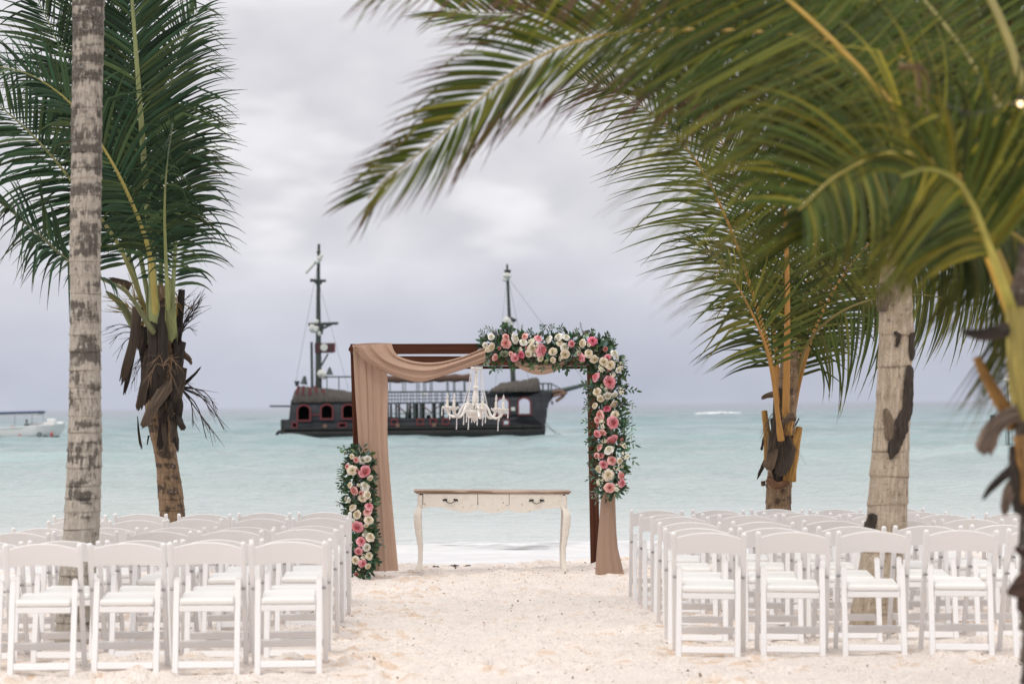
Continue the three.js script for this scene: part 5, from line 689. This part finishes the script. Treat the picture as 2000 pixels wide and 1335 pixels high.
  // thatched roofs
  const roof = (name, pts, half, z = [1.05, 0.55]) => { const gb = new GB(), n = 40; const xs = pts.map((p) => p[0]); const topAt = (x) => { let i = 0; while (i < pts.length - 2 && pts[i + 1][0] < x) i++; const f = (x - pts[i][0]) / (pts[i + 1][0] - pts[i][0]); return mix(pts[i][1], pts[i + 1][1], f); }; const rows = []; for (let i = 0; i <= n; i++) { const x = mix(xs[0], xs[xs.length - 1], i / n), ty = topAt(x), row = []; for (const [f, q] of [[-z[0], 0], [-z[0] * 0.98, 0.35], [-z[1], 0.85], [0, 1], [z[1], 0.85], [z[0] * 0.98, 0.35], [z[0], 0]]) row.push(gb.v(V(X(x), mix(Y(half), Y(ty), q) + 0.1 * (vn(i * 0.8, f * 5 + 9) - 0.5), f * B * taper(X(x))), null, X(x), f * B)); rows.push(row); } for (let i = 0; i < n; i++) for (let j = 0; j < 6; j++) gb.quad(rows[i][j], rows[i][j + 1], rows[i + 1][j + 1], rows[i + 1][j]); for (const row of [rows[0], rows[n]]) for (let j = 1; j < 6; j++) gb.tri(row[0], row[j], row[j + 1]); return mesh(name, gb.geo(), roofM, t); };
  roof('thatched_roof', [[574, 774], [578, 758], [582, 751.5], [600, 751.5], [640, 755], [690, 762], [740, 768], [752, 780]], 782); roof('thatched_roof', [[952, 768], [963, 758], [980, 748], [1010, 744], [1034, 741], [1040, 738.5], [1050, 738.5], [1056, 746], [1057, 764]], 766);
  // open middle deck: upper floor, posts, railings, rolled awning
  deck('upper_deck', 740, 953, 785.5, 3.2, metalM);
  const bars = (name, list, m) => mesh(name, merge(list.map(([x0, y0, x1, y1, w, z]) => bar(V(X(x0), Y(y0), z), V(X(x1), Y(y1), z), w, w, 0.01, V(1, 0.3, 1)))), m, t);
  for (const x of [761, 777, 799, 812, 825, 848, 863, 880, 893, 915, 932]) for (const z of [1, -1]) bars('deck_post', [[x, 815, x, 786, x === 812 || x === 825 || x === 863 ? 0.2 : 0.13, z * (B - 0.2)]], metalM);
  for (const z of [1, -1]) { bars('upper_railing', [[690, 763.5, 955, 764.5, 0.09, z * (B - 0.2)], [745, 771, 955, 771.5, 0.05, z * (B - 0.2)], [745, 778, 955, 778, 0.05, z * (B - 0.2)], ...[745, 757, 769, 781, 793, 805, 817, 829, 841, 853, 865, 877, 889, 901, 913, 925, 937, 949].map((x) => [x, 764, x, 786, 0.05, z * (B - 0.2)])], metalM); bars('awning_post', [760, 790, 817, 830, 843, 875, 888, 908].map((x) => [x, 742, x, 764, 0.06, z * (B - 0.5)]), metalM); bars('lower_railing', [[760, 806, 950, 806.5, 0.05, z * (B - 0.15)]], metalM); }
  { const gb = new GB(); sweep(gb, [V(X(742), Y(738), 0), V(X(800), Y(738.6), 0), V(X(860), Y(737.8), 0), V(X(921), Y(737.6), 0)], (s) => [0.3 + 0.04 * Math.sin(s * 40), 0.2], { up: V(0, 0, 1), n: 40, seg: 12, uvs: 0 }); mesh('rolled_awning', gb.geo(), brownM, t); const e = new THREE.CylinderGeometry(0.22, 0.22, 0.1, 14); e.rotateZ(Math.PI / 2); e.translate(X(919), Y(737.6), 0); mesh('awning_end', e, darkM, t); }
  for (const [x, y, w, h] of [[799, 809, 12, 13], [838, 812, 8, 6], [895, 812, 8, 6], [907, 811, 10, 8]]) mesh('deck_box', box(w * k, h * k, 0.8, X(x), Y(y), 0.8, 0.03), darkM, t);
  { const list = []; for (const [a, b] of [[777, 812], [825, 863], [863, 893], [893, 932]]) { const pts = [0, 0.25, 0.5, 0.75, 1].map((s) => V(X(mix(a, b, s)), Y(790 + 11 * Math.sin(Math.PI * s) * (1 - 0.3 * Math.sin(s * 9))), B - 0.25)); for (let i = 0; i < 4; i++) list.push(rod(pts[i], pts[i + 1], 0.05, 0.05, 5)); } mesh('rope_garland', merge(list), brownM, t); }
  mesh('lamp', merge([rod(V(X(826), Y(770), 1), V(X(834), Y(769), 1), 0.09), rod(V(X(834), Y(769), 1), V(X(836), Y(771), 1), 0.12)]), whiteM, t);
  mesh('sign_plate', box(8 * k, 7 * k, 0.05, X(cx(1462)), Y(cy(1028)), B + 0.04, 0.01), whiteM, t);
  // masts
  const mast = (rows, w) => { const m = piece('mast', t), gb = new GB(); sweep(gb, rows.map(([x, y]) => V(X(x), Y(y, 811) + 0.0106 * (x - 811) * -k, 0)), (s) => [mix(w, w * 0.4, s), mix(w, w * 0.4, s)], { n: 20, seg: 10, uvs: 0 }); mesh('mast_pole', gb.geo(), mastM, m); return m; };
  const c2 = ([x, y]) => [cx(x), cy(y)], YM = (c) => Y(cy(c)) , XM = (c) => X(cx(c));
  const m1 = mast([[312, 905], [313, 700], [314, 500], [316, 250], [319, 120], [321, 45]].map(c2), 0.27), m2 = mast([[1466, 880], [1462, 780], [1446, 480], [1440, 300], [1436, 165]].map(c2), 0.21);
  const spar = (m, name, a, b, r, mat = mastM, z = 0.1) => mesh(name, rod(V(XM(a[0]), YM(a[1]), z), V(XM(b[0]), YM(b[1]), z), r, r * 0.8, 8), mat, m);
  spar(m1, 'yard', [256, 516], [432, 510], 0.14); spar(m1, 'yard', [268, 254], [362, 258], 0.13); spar(m1, 'brace', [330, 545], [400, 512], 0.1); spar(m1, 'brace', [296, 258], [318, 290], 0.1); spar(m1, 'brace', [340, 260], [318, 290], 0.08); spar(m1, 'yard', [240, 212], [340, 105], 0.13, whiteM); spar(m1, 'brace', [330, 760], [370, 690], 0.08);
  const sail = (m, list, z = 0.2) => { const gs = list.map(([x, y, rx, ry], i) => { const g = new THREE.IcosahedronGeometry(1, 2), p = g.attributes.position; for (let j = 0; j < p.count; j++) { const s = 1 + 0.5 * (vn(p.getX(j) * 2 + i * 7 + 20, p.getY(j) * 2 + 20, p.getZ(j) * 2 + 20) - 0.5); p.setXYZ(j, p.getX(j) * s * rx * k / 3.03, p.getY(j) * s * ry * k / 3.03, p.getZ(j) * s * rx * k / 3.03); } g.translate(XM(x), YM(y), z); g.computeVertexNormals(); return g; }); mesh('furled_sail', merge(gs), whiteM, m); };
  sail(m1, [[280, 540, 22, 26], [300, 545, 22, 20], [322, 570, 14, 16], [305, 500, 14, 14]]); sail(m1, [[325, 125, 16, 16], [312, 145, 18, 12], [335, 112, 12, 12]]); sail(m2, [[1436, 240, 24, 18], [1425, 262, 16, 12]]); sail(m2, [[1432, 510, 26, 28], [1455, 530, 18, 16]]); sail(m1, [[330, 810, 26, 26], [345, 825, 20, 14]]);
  mesh('crow_nest', merge([rod(V(XM(330), YM(515), 0.2), V(XM(332), YM(575), 0.2), 0.25, 0.12), rod(V(XM(313), YM(80), 0.1), V(XM(326), YM(92), 0.1), 0.16)]), mastM, m1); mesh('crow_nest', merge([rod(V(XM(1462), YM(512), 0.1), V(XM(1472), YM(492), 0.1), 0.18, 0.3), rod(V(XM(1438), YM(205), 0), V(XM(1438), YM(225), 0), 0.3, 0.2)]), mastM, m2);
  { const fl = piece('flag', m1); mesh('flag_cloth', box((405 - 292) / 3.03 * k, 58 / 3.03 * k, 0.06, XM(349), YM(656), 0.25, 0.01), std([0.06, 0.022, 0.025], 0.8), fl); mesh('flag_edge', box(9 / 3.03 * k, 54 / 3.03 * k, 0.06, XM(410), YM(654), 0.25, 0.01), red, fl); const e = new THREE.CylinderGeometry(22 / 3.03 * k, 22 / 3.03 * k, 0.04, 16); e.rotateX(Math.PI / 2); e.translate(XM(348), YM(652), 0.32); mesh('flag_emblem', e, whiteM, fl); }
  bars('stern_pole', [[cx(276), cy(890), cx(275), cy(620), 0.16, 0.4]], metalM); mesh('stern_lantern', merge([rod(V(XM(184), YM(880), 0), V(XM(184), YM(850), 0), 0.1, 0.24), rod(V(XM(225), YM(870), 0), V(XM(230), YM(820), 0), 0.3, 0.1), rod(V(XM(378), YM(815), 0), V(XM(378), YM(770), 0), 0.3, 0.08)]), metalM, t);
  bars('red_baluster', [[198, 930, 210, 880], [232, 930, 242, 880], [275, 935, 277, 890], [318, 925, 306, 880], [360, 925, 348, 900]].map(([a, b, c, d]) => [cx(a), cy(b), cx(c), cy(d), 0.14, B * 0.95]), red);
  bars('stern_railing', [[cx(355), cy(828), 690, cy(829), 0.1, 1.5], [cx(440), cy(830), cx(440), cy(910), 0.06, 1.5], [cx(370), cy(830), cx(370), cy(905), 0.06, 1.5]], metalM);
  // rigging lines
  const rig = []; for (const [a, b, z] of [[[318, 130], [185, 880], 2], [[316, 260], [500, 905], 2.2], [[316, 260], [270, 900], -2], [[1437, 230], [1360, 880], 2], [[1437, 230], [1560, 860], -2], [[318, 60], [1437, 175], 0], [[1440, 250], [1900, 885], 0]]) if (a[0] !== 318 || b[0] !== 1437) rig.push(rod(V(XM(a[0]), YM(a[1]), 0), V(XM(b[0]), YM(b[1]), z), 0.012, 0.012, 4)); mesh('rigging', merge(rig), metalM, t);
  // bowsprit, rails and anchor
  mesh('bowsprit', rod(V(XM(1660), YM(945), 0), V(XM(2000), YM(862), 0), 0.26, 0.1, 10), metalM, t); mesh('beakhead', merge([rod(V(XM(1650), YM(990), 0), V(XM(1725), YM(915), 0), 0.3, 0.16), rod(V(XM(1660), YM(940), 0), V(XM(1740), YM(925), 0), 0.28, 0.2)]), hullM, t);
  bars('bow_railing', [[cx(1600), cy(880), cx(1690), cy(880), 0.1, 0.5], [cx(1690), cy(880), cx(1745), cy(912), 0.08, 0.3], [cx(1640), cy(880), cx(1640), cy(925), 0.1, 0.5], [cx(1672), cy(880), cx(1672), cy(925), 0.1, 0.5], [cx(1690), cy(880), cx(1690), cy(930), 0.08, 0.5], [cx(1560), cy(925), cx(1690), cy(925), 0.2, 0.6]], metalM);
  { const gb = new GB(); sweep(gb, [[1690, 935], [1725, 925], [1758, 930], [1762, 950], [1735, 972], [1715, 985]].map(([x, y]) => V(XM(x), YM(y), 0.3)), () => [0.13, 0.13], { n: 20, seg: 6, uvs: 0 }); sweep(gb, [[1700, 955], [1735, 945], [1775, 938], [1782, 932]].map(([x, y]) => V(XM(x), YM(y), 0.4)), () => [0.11, 0.11], { n: 12, seg: 6, uvs: 0 }); sweep(gb, [[1688, 985], [1695, 990], [1693, 1005]].map(([x, y]) => V(XM(x), YM(y), 0.3)), () => [0.08, 0.08], { n: 8, seg: 6, uvs: 0 }); mesh('scrollwork', gb.geo(), rustM, t); }
  bars('stern_boom', [[cx(25), cy(996), cx(165), cy(998), 0.12, 0.5]], metalM);
  mesh('anchor_line', merge([rod(V(XM(1640), YM(1120), 0), V(XM(1760), YM(1195), 1), 0.025, 0.025, 4), rod(V(XM(1640), YM(1090), 0), V(XM(1720), YM(1190), 0), 0.02, 0.02, 4)]), metalM, t);
}

// ---------------------------------------------------------------- white motor boat
{
  const D = 205, k = D / F, o = V(at(20, 857, D).x, SEA, -D), t = thing('motor_boat', 'white open motor boat with dark blue canopy, cut by the left edge', 'boat', o), X = (x) => (x - 20) * k, Y = (y) => (858 - y) * k;
  const z = (c) => c / 12.13, gel = phys([0.78, 0.78, 0.77], 0.35, { clearcoat: 0.3 }), green = std([0.02, 0.08, 0.06], 0.6), navy = std([0.03, 0.06, 0.14], 0.8), redM = std([0.45, 0.05, 0.05], 0.6), rub = std([0.03, 0.03, 0.035], 0.8), alu = std([0.6, 0.6, 0.62], 0.4), orange = std([0.75, 0.22, 0.1], 0.7);
  const gb = new GB(), st = [[-110, 0.9, 836], [-60, 1, 836], [0, 1, 833], [40, 1, 831], [70, 0.95, 829], [95, 0.78, 827], [115, 0.45, 824.5], [131, 0.06, 821.5]], rows = [], low = new GB(), lrows = [];
  for (const [x, w, top] of st) { const rise = sstep(50, 131, x), row = [], lr = []; for (const [f, q] of [[-1, 0], [-0.97, 0.5], [-0.82, 1], [0, 1.25], [0.82, 1], [0.97, 0.5], [1, 0]]) { const yy = mix(top, 856 - 9 * rise * rise, q); row.push(gb.v(V(X(x - q * 15 * rise), Y(yy), -f * 1.5 * w))); } for (const [f, q] of [[-0.8, 0], [-0.6, 1], [0, 1.4], [0.6, 1], [0.8, 0]]) lr.push(low.v(V(X(x - 15 * rise - q * 3 * rise), Y(854.5 - 7 * rise * rise + q * 7), -f * 1.56 * w))); rows.push(row); lrows.push(lr); }
  for (let i = 0; i < st.length - 1; i++) { for (let j = 0; j < 6; j++) gb.quad(rows[i][j], rows[i + 1][j], rows[i + 1][j + 1], rows[i][j + 1]); for (let j = 0; j < 4; j++) low.quad(lrows[i][j], lrows[i + 1][j], lrows[i + 1][j + 1], lrows[i][j + 1]); }
  mesh('hull', gb.geo(), gel, t); mesh('keel_paint', low.geo(), green, t);
  { const c = new GB(); const pts = [[-110, 838], [0, 836], [85, 832], [110, 830]]; sweep(c, pts.map(([x, y]) => V(X(x), Y(y), 0)), (s) => [1.4 * (1 - 0.45 * s), 0.05], { up: V(0, 1, 0), n: 10, seg: 8, uvs: 0 }); mesh('deck', c.geo(), gel, t); }
  mesh('gunwale', merge([bar(V(X(-110), Y(833), 1.5), V(X(40), Y(830), 1.52), 0.12, 0.1), bar(V(X(40), Y(830), 1.52), V(X(95), Y(826.5), 1.2), 0.12, 0.1), bar(V(X(-110), Y(833), -1.5), V(X(40), Y(830), -1.52), 0.12, 0.1)]), gel, t);
  mesh('console', merge([box(15 * k, 15 * k, 1.0, X(100), Y(822), 0, 0.08), box(20 * k, 9 * k, 1.3, X(85), Y(826), 0, 0.1), box(14 * k, 12 * k, 1, X(64), Y(828), 0, 0.08), box(12 * k, 7 * k, 1, X(118), Y(824), 0, 0.1)]), gel, t);
  { const c = new GB(); sweep(c, [[-120, 804], [-40, 803], [30, 801.5], [82, 800.8]].map(([x, y]) => V(X(x), Y(y), 0)), (s) => [1.55, 0.1], { up: V(0, 1, 0), n: 14, seg: 12, uvs: 0 }); const cn = mesh('canopy', c.geo(), navy, t); mesh('canopy_frame', merge([bar(V(X(-110), Y(807.5), 1.35), V(X(80), Y(804.5), 1.35), 0.1, 0.1), bar(V(X(-110), Y(807.5), -1.35), V(X(80), Y(804.5), -1.35), 0.1, 0.1), bar(V(X(68), Y(806), 1.3), V(X(78), Y(810), 1.3), 0.1, 0.1)]), gel, cn); }
  for (const x of [-60, 22, 56, 78]) for (const s of [-1, 1]) mesh('canopy_post', rod(V(X(x), Y(834), s * 1.35), V(X(x), Y(803), s * 1.35), 0.022), alu, t);
  for (const [x, y] of [[z(552), 770 + z(965)], [z(1290), 770 + z(905)]]) { const c = new GB(); sweep(c, [V(X(x), Y(y - 6.5), 1.62 * (x > 90 ? 0.85 : 1)), V(X(x), Y(y), 1.66 * (x > 90 ? 0.85 : 1)), V(X(x), Y(y + 7), 1.6 * (x > 90 ? 0.85 : 1))], (s) => [0.11 * Math.sin(Math.PI * clamp(s, 0.12, 0.88)), 0.11 * Math.sin(Math.PI * clamp(s, 0.12, 0.88))], { n: 8, seg: 8, uvs: 0 }); mesh('fender', c.geo(), redM, t); }
  for (const [x, y, q] of [[z(1010), 770 + z(900), 1.45], [z(1150), 770 + z(975), 1.35], [z(-10), 770 + z(960), 1.6]]) { const g = new THREE.TorusGeometry(3.4 * k, 1.1 * k, 8, 20); g.translate(X(x), Y(y), q + 0.1); mesh('tyre_fender', g, rub, t); }
  mesh('orange_cover', (() => { const g = new THREE.SphereGeometry(1, 12, 8); g.scale(4 * k, 2.4 * k, 0.3); g.translate(X(28), Y(829.5), 0.8); return g; })(), orange, t);
  // a person sitting at the wheel under the canopy
  const pp = thing('person', 'person with dark hair in dark green top, seated in the white boat', 'person', V(o.x + X(54), SEA + Y(833), o.z + 0.6)), body = new GB();
  sweep(body, [V(0.02, -0.15, 0), V(0, 0.1, 0), V(-0.02, 0.35, 0), V(-0.01, 0.46, 0), V(0.0, 0.52, 0)], (s) => [s < 0.75 ? 0.15 + 0.05 * Math.sin(s * 4) : mix(0.17, 0.055, (s - 0.75) / 0.25), s < 0.75 ? 0.11 : mix(0.1, 0.055, (s - 0.75) / 0.25)], { n: 14, seg: 12, uvs: 0 }); sweep(body, [V(-0.15, 0.38, 0.1), V(-0.02, 0.16, 0.26), V(0.22, 0.14, 0.2)], (s) => [0.05 - 0.015 * s, 0.05 - 0.015 * s], { n: 10, seg: 8, uvs: 0 });
  mesh('body', body.geo(), std([0.06, 0.12, 0.1], 0.8), pp); const hd = new THREE.SphereGeometry(0.105, 16, 12); hd.scale(0.9, 1.15, 1); hd.translate(0.01, 0.64, 0); mesh('head', hd, std([0.2, 0.12, 0.08], 0.6), pp); const hair = new THREE.SphereGeometry(0.12, 16, 12, 0, 6.3, 0, 1.8); hair.scale(0.95, 1.1, 1.05); hair.rotateZ(0.4); hair.translate(-0.005, 0.66, 0); mesh('hair', hair, std([0.012, 0.012, 0.012], 0.7), pp);
}
// ---------------------------------------------------------------- harbour marks at the right
{
  const D = 120, k = D / F, c = at(1970, 800, D), o = V(c.x, SEA - 0.4, c.z), t = thing('light_pole', 'thin pole with white lamp head standing in the sea beside near palm', 'lamp post', o), h = at(1970, 742, D).y - o.y, gal = std([0.14, 0.18, 0.18], 0.6);
  mesh('pole', rod(V(0, 0, 0), V(0, h, 0), 0.07, 0.05), gal, t); const g = new THREE.SphereGeometry(0.3, 14, 8); g.scale(1, 0.35, 1); g.translate(0, h, 0); mesh('lamp_head', g, std([0.7, 0.7, 0.7], 0.5), t);
  mesh('ladder', merge([rod(V(-0.16, 0, 0.1), V(-0.16, h * 0.9, 0.1), 0.025), rod(V(0.16, 0, 0.1), V(0.16, h * 0.9, 0.1), 0.025), ...[0.2, 0.35, 0.5, 0.65, 0.8].map((f) => rod(V(-0.16, h * f, 0.1), V(0.16, h * f, 0.1), 0.02))]), gal, t);
  const c2 = at(1940, 818, D), o2 = V(c2.x, SEA - 0.4, c2.z), t2 = thing('mooring_pile', 'dark green mooring pile standing in the water near the right edge', 'mooring pile', o2), h2 = c2.y - o2.y + 0.1;
  mesh('shaft', rod(V(0, 0, 0), V(0, h2, 0), 0.13, 0.12, 12), std([0.05, 0.09, 0.09], 0.8), t2); mesh('cap', rod(V(0, h2, 0), V(0, h2 + 0.1, 0), 0.15, 0.13, 12), std([0.03, 0.06, 0.06], 0.8), t2);
}
{ // a lit bulb of a festoon among the fronds at the right edge
  const D = 7, p = at(1994, 203, D), t = thing('festoon_light', 'small lit festoon bulb hanging among the palm fronds at right edge', 'light bulb', p);
  const b = new THREE.SphereGeometry(0.007, 12, 10); mesh('bulb', b, new THREE.MeshStandardMaterial({ color: 0xfff1d8, emissive: 0xffd9a0, emissiveIntensity: 3, roughness: 0.4 }), t); mesh('socket', rod(V(0, 0.006, 0), V(0, 0.026, 0), 0.005, 0.005), std([0.02, 0.02, 0.02], 0.6), t);
  const gb = new GB(), w = [[1850, 205], [1900, 222], [1960, 205], [1994, 197], [2100, 165]].map(([x, y]) => at(x, y, D).sub(p)); sweep(gb, w, () => [0.0014, 0.0014], { n: 24, seg: 5, uvs: 0 }); mesh('wire', gb.geo(), std([0.05, 0.05, 0.05], 0.6), t);
  const l = new THREE.PointLight(0xffd9a0, 0.05); l.name = 'festoon_glow'; l.position.copy(p); l.shadow.radius = 0.3; scene.add(l);
}
// ---------------------------------------------------------------- wrack and small debris on the sand
{
  const weed = std([0.075, 0.05, 0.035], 0.9), r = rng(88);
  [[793, 1108, 13, 'left of the table'], [852, 1108, 8, 'behind the left table leg'], [887, 1108, 9, 'under the left half of the table'], [915, 1108, 6, 'smallest under the table middle'], [1006, 1099.5, 9, 'on the sand crest below the table centre'], [1090, 1103, 9, 'darkest, beside the right table leg'], [1138, 1100, 6, 'between the table and the right arch post']].forEach(([x, y, w, where]) => {
    const p = at(x, y, 25.9), gb = new GB(); p.z = -(crest(p.x) - 0.15); p.x = p.x * p.z / -25.9; p.y = ground(p.x, p.z); const q = p.clone();
    for (let i = 0; i < 16; i++) { const a = r() * 6.28, L = w / F * 26 * (0.5 + 0.7 * r()), c = V((r() - 0.5) * L * 1.4, 0.002 + r() * 0.006, (r() - 0.5) * 0.1); sweep(gb, [c.clone().add(V(Math.cos(a) * L * 0.6, -0.006, Math.sin(a) * L * 0.4)), c.clone().add(V(0, 0.005 + 0.016 * r(), 0)), c.clone().add(V(-Math.cos(a) * L * 0.6, -0.006, -Math.sin(a) * L * 0.4))], (s) => [0.004 + 0.006 * r(), 0.0025], { up: V(0, 1, 0.1), n: 6, seg: 5, uvs: 0 }); }
    const m = mesh('seaweed_clump', gb.geo(), weed); m.position.copy(q); m.scale.set(1.1, 0.5, 1); tag(m, `dark seaweed clump ${where}`, 'seaweed', 'seaweed clumps along the sand crest');
  });
  const g = new THREE.IcosahedronGeometry(1, 0), n = 3000, im = new THREE.InstancedMesh(g, std(0xffffff, 0.9), n), m = new THREE.Matrix4(), q = new THREE.Quaternion(), e = new THREE.Euler(), cols = [[0.24, 0.15, 0.09], [0.3, 0.18, 0.11], [0.06, 0.045, 0.035], [0.6, 0.5, 0.4], [0.42, 0.26, 0.17], [0.5, 0.34, 0.24]];
  for (let i = 0; i < n; i++) { const near = r() < 0.5, x = (r() - 0.5) * 12, c = crest(x), D = near ? c - Math.pow(r(), 1.8) * 4.5 : 13.5 + r() * (c - 13.5), right = x > 2.4 && D > c - 1.6; const s = 0.002 + 0.008 * Math.pow(r(), 4) + (right && r() < 0.5 ? 0.012 * r() : 0); e.set(r() * 6, r() * 6, r() * 6); q.setFromEuler(e); m.compose(V(x, ground(x, -D) + s * 0.3, -D), q, V(s * (0.8 + 1.6 * r()), s * 0.5, s * (0.6 + 0.6 * r()))); im.setMatrixAt(i, m); im.setColorAt(i, lin(...cols[Math.floor(r() * 6)])); }
  im.name = 'beach_debris'; shade(im); tag(im, 'scattered bits of shell, husk and seaweed on the sand', null, null, 'stuff'); scene.add(im);
}

renderer.render(scene, camera);
